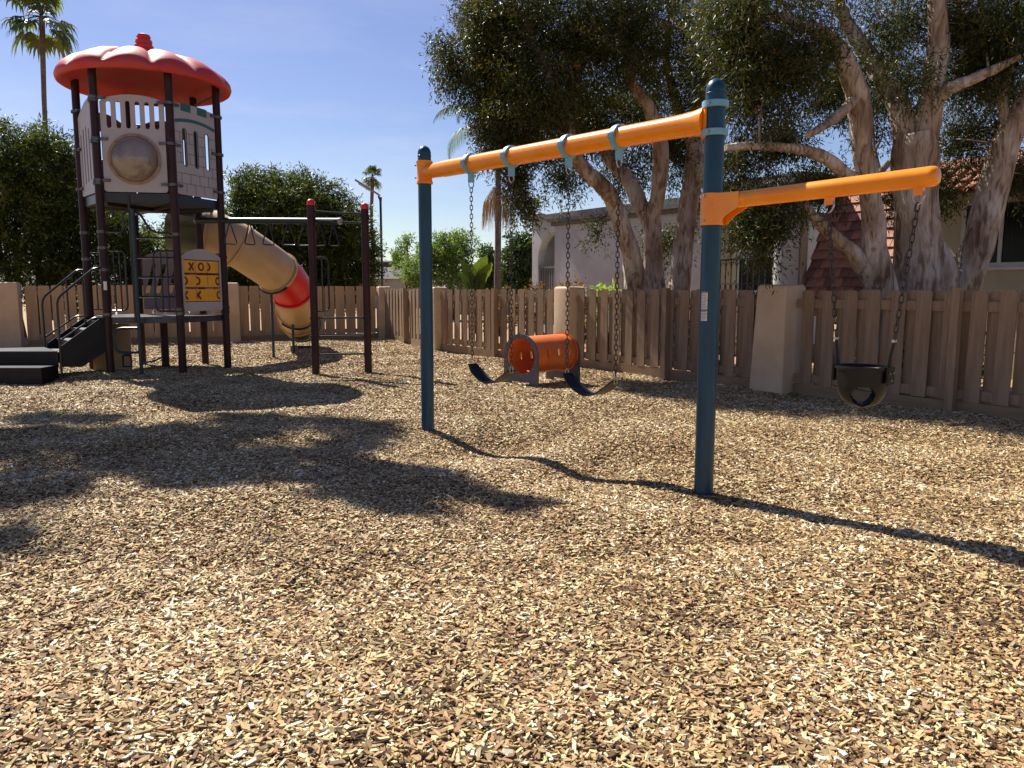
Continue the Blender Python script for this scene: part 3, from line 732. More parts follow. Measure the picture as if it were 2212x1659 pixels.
# ------------------------------------------------------------------ crawl tunnel
def tunnel():
    pd = Vector((0.75, -0.66, 0)).normalized(); axv = Vector((0.66, 0.75, 0)).normalized(); up = Vector((0, 0, 1))
    c0 = Vector((0.135, 11.53, 0)); L = 1.02; zc = 0.452; R = 0.285
    t = thing('crawl_tunnel', (c0.x, c0.y, 0), 'orange crawl tunnel with grey end boards standing before the fence', 'tunnel')
    # tube wall, unrolled with window holes
    for lay, rr in ((0, R),):
        per = 2 * math.pi * R; nu, nv = 56, 12
        holes = []
        for k, th in ((0, 0), (1, 1)):
            for sx_ in (0.30, 0.55, 0.80):
                for side in (0.0, 0.5):
                    cu = per * ((side + 0.02) % 1.0)
                    if k: continue
                    holes.append([(sx_ * L + .026 * math.cos(a) , cu + (0.032 if math.sin(a) > 0 else -0.032) + .026 * math.sin(a)) for a in [2 * math.pi * q / 14 for q in range(14)]])
        off = per * .12
        holes = [[(p[0], p[1] + off) for p in h] for h in holes]
        P = []; E = []
        for i in range(nv + 1):
            for j in range(nu + 1):
                p = (L * i / nv, per * j / nu)
                if not any(inside(p, h) for h in holes): P.append(Vector(p))
        for h in holes:
            b = len(P); P += [Vector(p) for p in h]; E += [(b + q, b + (q + 1) % len(h)) for q in range(len(h))]
        ov, oe, of, _, _, _ = delaunay_2d_cdt(P, E, [], 0, 1e-6)
        fs = [tuple(f) for f in of if not any(inside(sum((ov[i] for i in f), Vector((0, 0))) / len(f), h) for h in holes)]
        def wrap(p, r):
            a = (p.y - off) / R
            return c0 + axv * p.x + pd * (r * math.cos(a)) + up * (zc + r * math.sin(a))
        mb = MB().add([wrap(p, R) for p in ov], fs)
        o = mb.build('tube', M['tunnel'], t)
        bm = bmesh.new(); bm.from_mesh(o.data); bmesh.ops.remove_doubles(bm, verts=bm.verts, dist=1e-4); bm.to_mesh(o.data); bm.free(); o.data.shade_smooth()
        so = o.modifiers.new('wall', 'SOLIDIFY'); so.thickness = .012; so.offset = -1
    # end boards
    for k, s in enumerate((0.0, L)):
        c = c0 + axv * s
        hw = 0.335
        out = [(-hw, 0), (-hw * .55, 0), (-hw * .55, .07), (hw * .5, .07), (hw * .5, 0), (hw, 0)] + [(hw * math.cos(R_(a)), zc + .335 * math.sin(R_(a))) for a in range(0, 181, 9)]
        b = MB().prism(out, [circle2(0, zc, R - .012, 36)], c - axv * .011 + Vector((0, 0, float(gz(c.x, c.y)) - .015)), pd, up, axv, .022).build('end_board', M['grey_board'], t)
        # orange rim flange and bolts
        MB().lathe([(R - .012, -.004), (R + .028, -.004), (R + .028, .006), (R - .012, .006)], c + up * zc + axv * (0.018 if k == 0 else -0.018), 36, axv).build('tube_flange', M['tunnel'], t)
        for q in range(14):
            a = 2 * math.pi * (q + .5) / 14; p = c + pd * ((R + .018) * math.cos(a)) + up * (zc + (R + .018) * math.sin(a))
            if q == 0: pr = MB().lathe([(.0, .004), (.006, .003), (.0075, .0), (.0075, -.004)], p - axv * .013, 8, -axv).build('bolt', M['steel'], b); p0 = p
            else: copy_obj(pr, b, pr.location + (p - p0))
tunnel()

# ------------------------------------------------------------------ play structure
def play_structure():
    C0 = Vector((-6.29, 13.9, 0)); RH = 1.13; TH = R_(11); up = Vector((0, 0, 1))
    t = thing('play_tower', (C0.x, C0.y, 0), 'hexagonal play tower with scalloped red roof, tube slide, stairs and ring-handle beam', 'play structure')
    V = [C0 + Vector((RH * math.cos(TH + R_(60 * k)), RH * math.sin(TH + R_(60 * k)), 0)) for k in range(6)]
    D, E_, F_, A, B, C = V
    PR = 0.064
    posts = []
    for p in V:
        posts.append(MB().cyl(p - up * .2, p + up * 4.98, PR, 20).build('post', M['brown_post'], t))
    # --- roof with lobes
    NL, NS = 12, 192; prof = [(1.10, 4.95, 0), (1.27, 4.865, 0), (1.33, 4.845, .05), (1.365, 4.87, .05), (1.385, 4.92, .15), (1.37, 4.99, .5), (1.30, 5.085, 1), (1.16, 5.19, 1), (.95, 5.285, 1), (.70, 5.355, .9), (.42, 5.375, .6), (.2, 5.38, .2), (.02, 5.38, 0)]
    vs = []
    for (r, z, k) in prof:
        for q in range(NS):
            a = 2 * math.pi * q / NS; l = abs(math.cos(NL * a / 2 + 1.738)) ** .5; dip = (1 - l) * k
            vs.append((C0.x + r * (1 - .045 * dip) * math.cos(a), C0.y + r * (1 - .045 * dip) * math.sin(a), z - .08 * dip * (1 if z > 4.95 else .2)))
    n = len(prof)
    fs = [(i * NS + q, i * NS + (q + 1) % NS, (i + 1) * NS + (q + 1) % NS, (i + 1) * NS + q) for i in range(n - 1) for q in range(NS)]
    cc = len(vs); vs.append((C0.x, C0.y, 5.02)); fs += [(cc, (q + 1) % NS, q) for q in range(NS)]
    roof = MB().add(vs, fs).build('roof', M['red_roof'], t, angle=70)
    MB().lathe([(.16, 5.34), (.175, 5.43), (.165, 5.47), (.135, 5.49), (.155, 5.52), (.15, 5.56), (.12, 5.58), (.138, 5.61), (.13, 5.65), (.10, 5.67), (.115, 5.70), (.10, 5.735), (.05, 5.755), (.001, 5.76)], (C0.x, C0.y, 0), 28).build('finial', M['red_roof'], roof)
    # --- decks
    def hexplate(z0, z1, r, name, m):
        pts = [(C0.x + r * math.cos(TH + R_(60 * k)), C0.y + r * math.sin(TH + R_(60 * k))) for k in range(6)]
        return MB().prism(pts, [], (0, 0, z0), (1, 0, 0), (0, 1, 0), up, z1 - z0).build(name, m, t, smooth=False)
    hexplate(2.84, 2.985, RH - .02, 'deck', M['dark_metal'])
    hexplate(0.872, 0.975, RH - .02, 'deck', M['deck_coat'])
    mb = MB()
    for k in range(3):
        d = Vector((math.cos(TH + R_(60 * k)), math.sin(TH + R_(60 * k)), 0)); mb.box(C0 + up * 2.81, (2.0, .05, .05), d, Vector((-d.y, d.x, 0)))
    mb.build('deck_beam', M['dark_metal'], t)
    # --- panels
    def edge(i, j):
        a, b = V[i], V[j]; u = (b - a).normalized(); n = Vector((u.y, -u.x, 0))
        m = (a + b) / 2
        if (m - C0).dot(n) < 0: n = -n
        return m, u, n, (b - a).length
    PN = {}
    hw = (RH - 2 * .085) / 2
    def panel(i, j, outer, holes, z0, m, name='panel', th=.02, label=None, off=0.0):
        c, u, n, L = edge(i, j)
        o = MB().prism(outer, holes, c + up * z0 + n * (off - th / 2), u, up, n, th).build(name, m, t, smooth=False)
        if label: o['label'] = label
        return o, c + up * z0, u, n
    # B-C: bubble panel (index 4-5); u runs B -> C
    H = 1.46
    arch = [(-hw, 0.03), (-hw + .03, 0), (hw - .03, 0), (hw, .03), (hw, H - .06)] + [(x * hw, H - .02 + .09 * (1 - x * x)) for x in [.9, .7, .5, .3, .1, -.1, -.3, -.5, -.7, -.9]] + [(-hw, H - .06)]
    slots = [rrect(-hw + 2 * hw * f - .036, 1.0, -hw + 2 * hw * f + .036, 1.40 + .03 * (1 - (2 * f - 1) ** 2), .034) for f in (.13, .28, .43, .58, .73, .88)]
    o, c, u, n = panel(4, 5, arch, slots, 3.0, M['panel'], 'window_panel', label='pale arched panel with bubble window and slots')
    bc = c + up * .52
    MB().lathe([(.40, .012), (.405, .03), (.36, .034), (.352, .014)], bc, 48, n).build('bubble_ring', M['bubble_ring'], o)
    MB().lathe([(.355, .025), (.345, .075), (.31, .145), (.25, .20), (.17, .24), (.08, .26), (.001, .266)], bc, 48, n).build('bubble_dome', M['bubble'], o)
    p0 = None
    for q in range(12):
        a = 2 * math.pi * (q + .5) / 12; p = bc + u * (.38 * math.cos(a)) + up * (.38 * math.sin(a)) + n * .034
        if p0 is None: b0 = MB().lathe([(.012, -.002), (.012, .006), (.006, .011), (.0005, .012)], p, 8, n).build('bolt', M['bubble_ring'], o); p0 = p
        else: copy_obj(b0, o, b0.location + (p - p0))
    MB().prism(rrect(-.22, .055, .22, .115, .012), [], c + n * .0105, u, up, n, .004).build('name_plate', M['panel'], o, smooth=False)
    # C-D: castle panel
    Ht = 1.46
    out = [(-hw, .03), (-hw + .03, 0), (hw - .03, 0), (hw, .03), (hw, Ht)] + [(x * hw, Ht + .03 * (1 - x * x)) for x in (.5, 0, -.5)] + [(-hw, Ht)]
    sl_ = [rrect(-hw + 2 * hw * f - .042, .47, -hw + 2 * hw * f + .042, 1.08, .040) for f in (.22, .50, .78)]
    o, c, u, n = panel(5, 0, out, sl_, 3.0, M['panel'], 'castle_panel', label='pale castle panel with green trim and three slots')
    for f in (.22, .50, .78):
        x = -hw + 2 * hw * f
        MB().prism(rrect(x - .052, .46, x + .052, 1.09, .05), [rrect(x - .038, .474, x + .038, 1.076, .036)], c + n * .0105, u, up, n, .003).build('slot_rim', M['green_trim'], o, smooth=False)
    for f0, f1 in ((.16, .40), (.56, .80)):
        MB().box(c + u * (-hw + hw * (f0 + f1)) + up * (Ht - .035) + n * .012, (2 * hw * (f1 - f0), .006, .13), u, n).build('merlon_mark', M['green_trim'], o, smooth=False)
    band = [(x * hw * .985, 1.20 + .06 * (1 - x * x)) for x in np.linspace(-1, 1, 9)] + [(x * hw * .985, 1.145 + .06 * (1 - x * x)) for x in np.linspace(1, -1, 9)]
    MB().prism(band, [], c + n * .0105, u, up, n, .003).build('arch_band', M['green_trim'], o, smooth=False)
    g = MB()
    for r in range(7):
        z = .02 + r * .165
        zz = z + .165
        if r < 6:
            segs = [(-hw + .01, hw - .01)]
            if .40 < zz < 1.12:
                xsx = [-hw + .01] + [s for f in (.22, .50, .78) for s in (-hw + 2 * hw * f - .054, -hw + 2 * hw * f + .054)] + [hw - .01]
                segs = [(xsx[q], xsx[q + 1]) for q in range(0, len(xsx), 2)]
            for a, b in segs: g.box(c + u * ((a + b) / 2) + up * zz + n * .0112, (b - a, .0024, .007), u, n)
        for q in range(5):
            x = -hw + 2 * hw * ((q + (.5 if r % 2 else 0.0)) / 4.5)
            if not -hw + .03 < x < hw - .03: continue
            if .42 < z + .08 < 1.12 and any(abs(x - (-hw + 2 * hw * f)) < .06 for f in (.22, .50, .78)): continue
            if z + .16 > 1.14: continue
            g.box(c + u * x + up * (z + .0825) + n * .0112, (.007, .0024, .158), u, n)
    gg = g.build('block_joints', M['groove'], o, smooth=False)
    # A-B: tall slotted panel
    out = [(-hw, .03), (-hw + .03, 0), (hw - .03, 0), (hw, .03), (hw, H - .02), (hw * .8, H + .03), (hw * .5, H + .05), (0, H + .02), (-hw * .5, H - .06), (-hw * .85, H - .12), (-hw, H - .16)]
    sl_ = [rrect(-hw + 2 * hw * f - .034, .16 + .02 * k, -hw + 2 * hw * f + .034, .95 + .16 * math.sin(math.pi * (k + .6) / 4.6), .032) for k, f in enumerate((.14, .32, .50, .68, .86))]
    panel(3, 4, out, sl_, 3.0, M['panel'], 'slotted_panel', label='pale panel with five tall slots on the left side')
    # back edges of the upper deck: brown panels
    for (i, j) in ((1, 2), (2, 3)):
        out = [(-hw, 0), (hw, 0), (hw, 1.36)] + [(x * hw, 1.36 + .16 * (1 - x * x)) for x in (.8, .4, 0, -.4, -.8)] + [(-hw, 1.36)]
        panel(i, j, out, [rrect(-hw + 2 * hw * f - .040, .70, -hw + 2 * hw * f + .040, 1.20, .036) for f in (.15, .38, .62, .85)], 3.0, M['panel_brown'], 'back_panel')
    mb = MB()
    for (i, j) in ((0, 1), (1, 2)):
        c, u, n, L = edge(i, j)
        for z in (4.80, 4.42): mb.cyl(c - u * L / 2 + up * z, c + u * L / 2 + up * z, .018, 8)
    mb.build('guard_rail', M['green_metal'], t)
    # --- clamps that hold the panels to the posts
    proto = [None]
    def clamp(p, d, z):
        mbc = MB().lathe([(PR + .001, -.022), (PR + .014, -.022), (PR + .014, .022), (PR + .001, .022)], p + up * z, 16)
        mbc.box(p + up * z + d * (PR + .06), (.115, .06, .045), d, Vector((-d.y, d.x, 0)))
        mbc.build('clamp', M['clamp'], t)
    for (i, j) in ((3, 4), (4, 5), (5, 0)):
        c, u, n, L = edge(i, j)
        for z in (3.13, 3.78, 4.42):
            clamp(V[i] + n * .012, u, z + (.0 if i == 3 else .045 if i == 4 else 0)); clamp(V[j] + n * .012, -u, z)
    # --- lower deck: tic-tac-toe panel on C-D
    out = [(-hw, .02), (-hw + .02, 0), (hw - .02, 0), (hw, .02), (hw, .92)] + [(x * hw, .93 + .13 * (1 - x * x)) for x in (.9, .6, .3, 0, -.3, -.6, -.9)] + [(-hw, .92)]
    wn = [(-hw + .05, .155), (hw - .03, .155), (hw - .03, .875), (-hw + .05, .875)]
    o, c, u, n = panel(5, 0, out, [wn], 1.06, M['panel'], 'game_panel', label='pale arched panel holding yellow noughts-and-crosses tiles')
    x0, x1 = -hw + .055, hw - .035; cw = (x1 - x0) / 3; chh = .215
    marks = [[('X', .62, 0), ('O', .42, 0), ('O', -.02, 0)], [('O', .02, 0), ('O', .06, 0), ('O', .86, 0)], [('X', .0, 0), ('X', .08, 0), ('O', .94, 0)]]
    rowz = [.655, .412, .170]
    rb = MB()
    for z in (.868, .640, .397, .158): rb.cyl(c + u * x0 + up * z, c + u * x1 + up * z, .0085, 8)
    rb.build('tile_rod', M['glyph'], o)
    for r in range(3):
        for q in range(3):
            xa = x0 + q * cw + .004; xb = xa + cw - .008; za = rowz[r]; zb = za + chh - .012
            # a three-sided block seen on one face, slightly bowed
            bow = .022; vs = []; m = 6
            for k in range(m + 1):
                x = xa + (xb - xa) * k / m; y = bow * math.sin(math.pi * k / m) * .6
                for z in (za, zb): vs.append(c + u * x + up * z + n * (-.012 + y))
            for z in (za, zb): vs.append(c + u * ((xa + xb) / 2) + up * z - n * .09)
            k2 = 2 * (m + 1)
            fs = [(2 * k, 2 * k + 2, 2 * k + 3, 2 * k + 1) for k in range(m)] + [(0, 1, k2 + 1, k2), (2 * m, k2, k2 + 1, 2 * m + 1), tuple([2 * k for k in range(m + 1)] + [k2]), tuple([2 * k + 1 for k in range(m + 1)] + [k2 + 1])]
            tl = MB().add(vs, fs).build('game_tile', M['tile_yellow'], o)
            kind, fx, _ = marks[r][q]; gx = xa + (xb - xa) * fx; gzc = (za + zb) / 2; rad = .074; strokes = []
            if kind == 'O':
                ring = [(gx + rad * math.cos(a), gzc + rad * math.sin(a)) for a in np.linspace(0, 2 * math.pi, 25)]
                inn = [(gx + (rad - .036) * math.cos(a), gzc + (rad - .03) * math.sin(a)) for a in np.linspace(0, 2 * math.pi, 25)]
                for k in range(24): strokes.append([ring[k], ring[k + 1], inn[k + 1], inn[k]])
            else:
                for sg in (-1, 1):
                    dx, dz = .062, .068 * sg; l = math.hypot(dx, dz); px_, pz_ = -dz / l * .0195, dx / l * .0195
                    for k in range(8):
                        a0, a1 = -1 + 2 * k / 8, -1 + 2 * (k + 1) / 8
                        strokes.append([(gx + dx * a0 + px_, gzc + dz * a0 + pz_), (gx + dx * a1 + px_, gzc + dz * a1 + pz_), (gx + dx * a1 - px_, gzc + dz * a1 - pz_), (gx + dx * a0 - px_, gzc + dz * a0 - pz_)])
            gm = MB(); cl = lambda x: min(max(x, xa + .001), xb - .001)
            lift = 0.0
            for s in strokes:
                if all(p[0] <= xa + .001 for p in s) or all(p[0] >= xb - .001 for p in s): continue
                pts = [(cl(p[0]), p[1]) for p in s]
                lift = .0012 if kind == 'O' else lift + .00005
                yy = lambda x: -.012 + bow * .6 * math.sin(math.pi * (x - xa) / (xb - xa)) + .0018 + lift
                gm.add([c + u * p[0] + up * p[1] + n * yy(p[0]) for p in pts], [(0, 1, 2, 3)])
            if gm.f: gm.build('painted_mark', M['glyph'], o if False else o, smooth=False)
    # --- lower deck: grey panel with slanted slots on the back edge
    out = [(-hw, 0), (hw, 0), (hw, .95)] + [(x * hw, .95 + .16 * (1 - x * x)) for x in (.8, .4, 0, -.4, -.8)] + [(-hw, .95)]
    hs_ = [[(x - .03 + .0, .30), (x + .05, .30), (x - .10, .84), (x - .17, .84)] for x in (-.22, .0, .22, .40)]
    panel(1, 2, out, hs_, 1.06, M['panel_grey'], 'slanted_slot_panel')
    # --- loop barriers
    def loop(c, u, w, z0, z1, bars, r=.016, m=M['dark_metal'], name='loop_rail'):
        fr = rounded([c + up * z1, c + u * w + up * z1, c + u * w + up * z0, c + up * z0], .10)
        mb = MB().tube(fr, r, 8)
        for b in bars: mb.cyl(c + u * (w * b) + up * (z0 - .0), c + u * (w * b) + up * z1, r * .8, 8)
        return mb.build(name, m, t)
    c, u, n, L = edge(4, 5)                                     # B->C
    loop(B + n * .03 + u * PR, u, .27, 1.08, 2.06, (.35, .68))
    loop(C + n * .03 - u * PR, -u, .30, 1.07, 2.06, (.3, .62))
    c, u, n, L = edge(2, 3); loop(A + n * .02 - u * PR, -u, .42, 1.08, 2.06, (.33, .66))
    c, u, n, L = edge(0, 1); loop(D + u * PR, u, .42, 1.08, 2.06, (.33, .66))
    # ladder in the opening of B-C
    c, u, n, L = edge(4, 5)
    q0 = B + u * .43 - n * .02
    MB().cyl(q0 + up * .90, q0 + up * 2.95, .021, 10).build('ladder_pole', M['dark_metal'], t)
    q1 = B + u * .52 + n * .16
    MB().cyl(q1 - up * .1, q1 + up * 2.72, .030, 12).build('ladder_pole', M['green_metal'], t)
    for z in (1.31, 1.63, 1.95, 2.27):
        MB().cyl(q0 + up * z, C - n * .02 + up * z, .017, 8).build('rung', M['dark_metal'], t)
    om = [B + u * PR + up * 2.36 + n * .05, B + u * .30 + up * 2.36 + n * .05, B + u * .36 + up * 2.46 + n * .05, B + u * .34 + up * 2.62 + n * .05, B + u * .44 + up * 2.69 + n * .05, B + u * .60 + up * 2.64 + n * .05, B + u * .70 + up * 2.48 + n * .05, B + u * .80 + up * 2.37 + n * .05, C - u * PR + up * 2.33 + n * .05]
    MB().tube(spline(om, 5), .018, 8).build('curved_bar', M['dark_metal'], t)
    # loop step between B and the pole, and low bar
    fr = rounded([B + u * PR + n * .05 + up * .80, q1 + n * .0 + up * .83, q1 + up * .83], .05)
    MB().tube(rounded([q1 + up * .80, B + u * .12 + n * .12 + up * .80, B + u * .12 + n * .12 + up * .40, q1 + up * .40], .14), .020, 8).build('step_loop', M['green_metal'], t)
    sp = C0 + Vector((.02, .12, 0)); MB().cyl(sp - up * .2, sp + up * .87, .066, 16).build('support_post', M['brown_post'], t)
    MB().tube([q1 + up * .22, (q1 + sp) / 2 + up * .20, sp + up * .24], .016, 8).build('low_bar', M['dark_metal'], t)
    tp = C0 + Vector((.93, .75, 0)); MB().cyl(tp - up * .2, tp + up * .87, .022, 10).build('thin_post', M['dark_metal'], t)
    # tan play panel below the deck
    pa = A + Vector((.14, -.25, 0)); pb = C0 + Vector((-.32, -.42, 0)); uu = (pb - pa).normalized(); nn = Vector((uu.y, -uu.x, 0)); LL = (pb - pa).length
    MB().prism(rrect(0, .02, LL, .84, .05), [circle2(LL * .28, .56, .03, 10)], pa, uu, up, nn, .02).build('tan_panel', M['tan'], t, smooth=False)
    MB().tube(rounded([pb + nn * .03 + up * .10, pb + nn * .03 + up * .30, pb - uu * .14 + nn * .03 + up * .30, pb - uu * .14 + nn * .03 + up * .10], .05), .016, 8, closed=True).build('panel_handle', M['dark_metal'], t)
    # sticker on post B
    aim = math.atan2(-B.y, -B.x); vs = []
    for k in range(5):
        a = aim - .4 + .8 * k / 4
        for z in (1.42, 1.56): vs.append((B.x + (PR + .0015) * math.cos(a), B.y + (PR + .0015) * math.sin(a), z))
    MB().add(vs, [(2 * k, 2 * k + 2, 2 * k + 3, 2 * k + 1) for k in range(4)]).build('sticker', M['sticker'], posts[4])
    # collars on lower posts
    for p, zs in ((B, (1.02, 1.75, 2.10, 2.36)), (C, (1.03, 1.10, 2.33)), (D, (1.03, 1.10, 2.0)), (A, (1.95, 2.4))):
        for z in zs: MB().lathe([(PR + .001, -.024), (PR + .011, -.024), (PR + .011, .024), (PR + .001, .024)], p + up * z, 16).build('collar', M['clamp'] if p is not D else M['brown_post'], t)
    # --- stairs on A-B: direction out of the tower
    c, u, n, L = edge(3, 4)                                    # u: A -> B
    st = MB(); ns = 3
    for s_, base in ((-1, A), (1, B)):
        pass
    run = .72; z_top, z_bot = .95, .44
    for e in (A + u * .12, B - u * .02):
        pts = [(0, .97), (.10, .97), (run, .52), (run, .20), (.42, .18), (0, .45)]
        st.prism(pts, [], e - u * .0, n, up, u * (1 if e is not None else 1), .03)
    st.build('stair_side', M['black_plastic'], t, smooth=False)
    for k in range(ns):
        zt = .95 - (k + 1) * .17 + .0; cx = .12 + (k + .5) * .22
        MB().box((A + B) / 2 + u * .05 + n * cx + up * (zt - .02), (L - .16, .25, .04), u, n).build('stair_tread', M['black_plastic'], t, smooth=False)
        MB().box((A + B) / 2 + u * .05 + n * (cx - .125) + up * (zt + .055), (L - .16, .012, .15), u, n).build('stair_riser', M['black_plastic'], t, smooth=False)
    for e, zz in ((A, 1.76), (B, 1.77)):
        o_ = u * (.03 if e is B else 0.0)
        pts = rounded([e + o_ + n * PR + up * zz, e + o_ + n * .16 + up * zz, e + o_ + n * run + up * (zz - .48), e + o_ + n * run + up * (-.1 if e is B else .40)], .12)
        hb = MB().tube(pts, .0185, 8)
        lo = rounded([e + o_ + n * (run) + up * .62, e + o_ + n * .20 + up * .98, e + o_ + n * .06 + up * .96], .06)
        hb.tube(lo, .016, 8)
        for f in (.38,): hb.cyl(e + o_ + n * (run * f + .06) + up * (.91), e + o_ + n * (run * f + .06) + up * (zz - .20), .0165, 8)
        hb.build('handrail', M['dark_metal'], t)
    # transfer platform and low step at the left
    e0 = B + n * run + u * .02; e1 = A + n * run
    y0 = Vector((-1, 0, 0))
    plat = [(e0.x - .02, e0.y - .03), (e1.x, e1.y + .0), (e1.x - .9, e1.y - .35), (e0.x - 1.75, e0.y - .05)]
    MB().prism(plat, [], (0, 0, .20), (1, 0, 0), (0, 1, 0), up, .245).build('platform', M['black_plastic'], t, smooth=False)
    MB().prism([(p[0] * 1.0, p[1] + .0) for p in plat], [], (0, 0, .4455), (1, 0, 0), (0, 1, 0), up, .012).build('platform_top', M['deck_coat'], t, smooth=False)
    low = [(e0.x - .02, e0.y - .50), (e0.x - .02, e0.y - .05), (e0.x - 1.9, e0.y - .07), (e0.x - 1.9, e0.y - .50)]
    MB().prism(low, [], (0, 0, -.06), (1, 0, 0), (0, 1, 0), up, .29).build('low_step', M['black_plastic'], t, smooth=False)
    MB().prism(low, [], (0, 0, .2305), (1, 0, 0), (0, 1, 0), up, .012).build('step_top', M['deck_coat'], t, smooth=False)
    gp = Vector((e0.x - .93, e0.y - .52, 0))
    MB().tube(rounded([gp + up * .0, gp + up * .78, gp + Vector((-.3, .05, .95)), gp + Vector((-.6, .1, .95))], .15), .020, 8).build('grab_rail', M['dark_metal'], t)
    # --- tube slide
    path = [(-6.70, 15.55, 2.62), (-6.35, 15.6, 2.58), (-5.98, 15.7, 2.52), (-5.62, 15.85, 2.37), (-5.27, 16.1, 2.11), (-4.99, 16.5, 1.83), (-4.84, 17.0, 1.54), (-4.82, 17.5, 1.17), (-4.98, 18.1, .86), (-5.14, 18.9, .64), (-5.28, 19.6, .56)]
    sp_ = [Vector(p) for p in spline(path, 10)]
    RT = .445
    cuts = [(0, 18, 'olive'), (18, 33, 'tan'), (33, 52, 'tan'), (52, 64, 'slide_red'), (64, 76, 'tan'), (76, 83, 'tan'), (83, 97, 'olive')]
    for a, b, mname in cuts:
        pts = sp_[a:b + 1]; o = MB().tube(pts, [RT * (1 + .0) for _ in pts], 30, cap=False).build('slide_tube', M[mname], t, angle=60)
        o.data.shade_smooth()
        so = o.modifiers.new('wall', 'SOLIDIFY'); so.thickness = .012
    for (a, b, mname) in cuts[:-1]:
        tg = (sp_[b + 1] - sp_[b - 1]).normalized()
        MB().lathe([(RT + .002, -.026), (RT + .034, -.026), (RT + .034, -.003), (RT + .034, .003), (RT + .034, .026), (RT + .002, .026)], sp_[b], 40, tg).build('slide_flange', M['slide_red' if b in (64,) else 'tan'], t)
    tg = (sp_[97] - sp_[96]).normalized()
    MB().lathe([(RT - .002, -.03), (RT + .03, -.03), (RT + .03, .02), (RT - .002, .02)], sp_[97], 40, tg).build('slide_exit_rim', M['olive'], t)
    # supports under the slide
    for idx, foot in ((52, Vector((-5.16, 16.6, 0))), (76, Vector((-5.0, 18.08, 0)))):
        tg = (sp_[idx + 1] - sp_[idx - 1]).normalized(); uu, vv, _ = frame_from(tg)
        ring = [sp_[idx] + tg * .0 + (uu * math.cos(a) + vv * math.sin(a)) * (RT + .045) for a in np.linspace(0, 2 * math.pi, 48, endpoint=False)]
        ring = [p for p in ring if p.z < sp_[idx].z - RT * .62]
        ring.sort(key=lambda p: p.x); low_ = min(ring, key=lambda p: p.z)
        MB().tube(ring, .028, 8).build('slide_cradle', M['dark_metal'], t)
        if idx == 52: MB().cyl(Vector((low_.x, low_.y, -.2)), low_, .028, 12).build('slide_support', M['green_metal'], t)
        else:
            MB().cyl(Vector((low_.x - .02, low_.y - .35, -.2)), Vector((low_.x - .02, low_.y - .35, low_.z + .12)), .030, 12).build('slide_support', M['dark_metal'], t)
            MB().box((low_.x + .05, low_.y + .7, .02), (.5, .05, .16)).build('slide_foot', M['dark_metal'], t)
    # --- ring-handle beam and its two posts
    M1 = Vector((-3.335, 13.16, 0)); M2 = Vector((-2.485, 13.38, 0)); mid = (M1 + M2) / 2; md_ = (M2 - M1).normalized()
    for p, zt in ((M1, 2.90), (M2, 2.86)):
        MB().cyl(p - up * .2, p + up * (zt - .06), PR, 20).build('post', M['brown_post'], t)
        MB().lathe([(PR + .002, zt - .085), (PR + .002, zt - .03), (PR * .85, zt - .005), (PR * .5, zt + .012), (.001, zt + .018)], p, 20).build('post_cap', M['slide_red'], t)
    s0 = Vector((-5.70, 14.30, 2.665)); s1 = Vector((mid.x + .03, mid.y, 2.565))
    bd_ = (s1 - s0).normalized()
    hb = MB().cyl(s0, s1, .053, 20).build('overhead_beam', M['green_metal'], t)
    MB().lathe([(.058, -.02), (.060, .0), (.050, .025), (.02, .034), (.001, .035)], s1, 20, bd_).build('beam_cap', M['lamp_grey'], hb)
    MB().lathe([(.058, -.02), (.060, .0), (.050, .025), (.02, .034), (.001, .035)], s0, 20, -bd_).build('beam_cap', M['lamp_grey'], hb)
    for z in (2.70, 2.55): MB().tube([M1 + up * (z + .02), mid + up * z, M2 + up * (z - .01)], .019, 8).build('cross_bar', M['dark_metal'], t)
    for z in (.95, .64, .33): MB().cyl(M1 + up * z, M2 + up * z, .017, 8).build('rung', M['dark_metal'], t)
    for p in (M1, M2):
        for z in (.95, .64, .33, 2.62): MB().lathe([(PR + .001, -.02), (PR + .012, -.02), (PR + .012, .02), (PR + .001, .02)], p + up * z, 16).build('collar', M['brown_post'], t)
    bk = Vector((-md_.y, md_.x, 0)); dr = (bk * .9 + md_ * .9).normalized()
    loop(M1 + dr * PR, dr, .30, 1.06, 1.97, (.5,), .015)
    # triangular hanging handles
    Lb = (s1 - s0).length
    for k, (f, a) in enumerate(((.245, 1.15), (.385, 1.45), (.515, 1.3), (.655, .45), (.76, .1), (.865, -.1), (.955, -.2))):
        p = s0 + bd_ * (Lb * f) - up * .05; sd = Vector((bd_.x, bd_.y, 0)).normalized(); pe = Vector((-sd.y, sd.x, 0))
        w = sd * math.cos(a) + pe * math.sin(a)
        tri = rounded([p + w * .012, p + w * .125 - up * .36, p - w * .125 - up * .36, p - w * .012], .045)
        MB().tube(tri, .0115, 7).build('ring_handle', M['dark_metal'], hb)
play_structure()

# ------------------------------------------------------------------ foliage tools
def unit(v): return v / np.maximum(np.linalg.norm(v, axis=1, keepdims=True), 1e-9)

def blob_points(blobs, k=1.0, gap=0.0, seed=1, shell=0.55):
    g = np.random.default_rng(seed); out = []
    for (x, y, z, rx, ry, rz, n) in blobs:
        n = max(1, int(n * k))
        d = unit(g.normal(size=(n, 3))); r = g.uniform(0, 1, (n, 1)) ** shell
        # lumpy outline
        lump = np.array([1 + 0.28 * noise.noise(Vector(q) * 2.3 + Vector((x, y, z))) for q in d])[:, None]
        p = d * r * lump * np.array([rx, ry, rz]) + np.array([x, y, z])
        if gap > 0:
            nv = np.array([noise.noise(Vector(q) * 1.5) for q in p]); keep = nv > -0.5 + gap
            p, d = p[keep], d[keep]
        out.append(np.concatenate([p, d], 1))
    return np.concatenate(out)

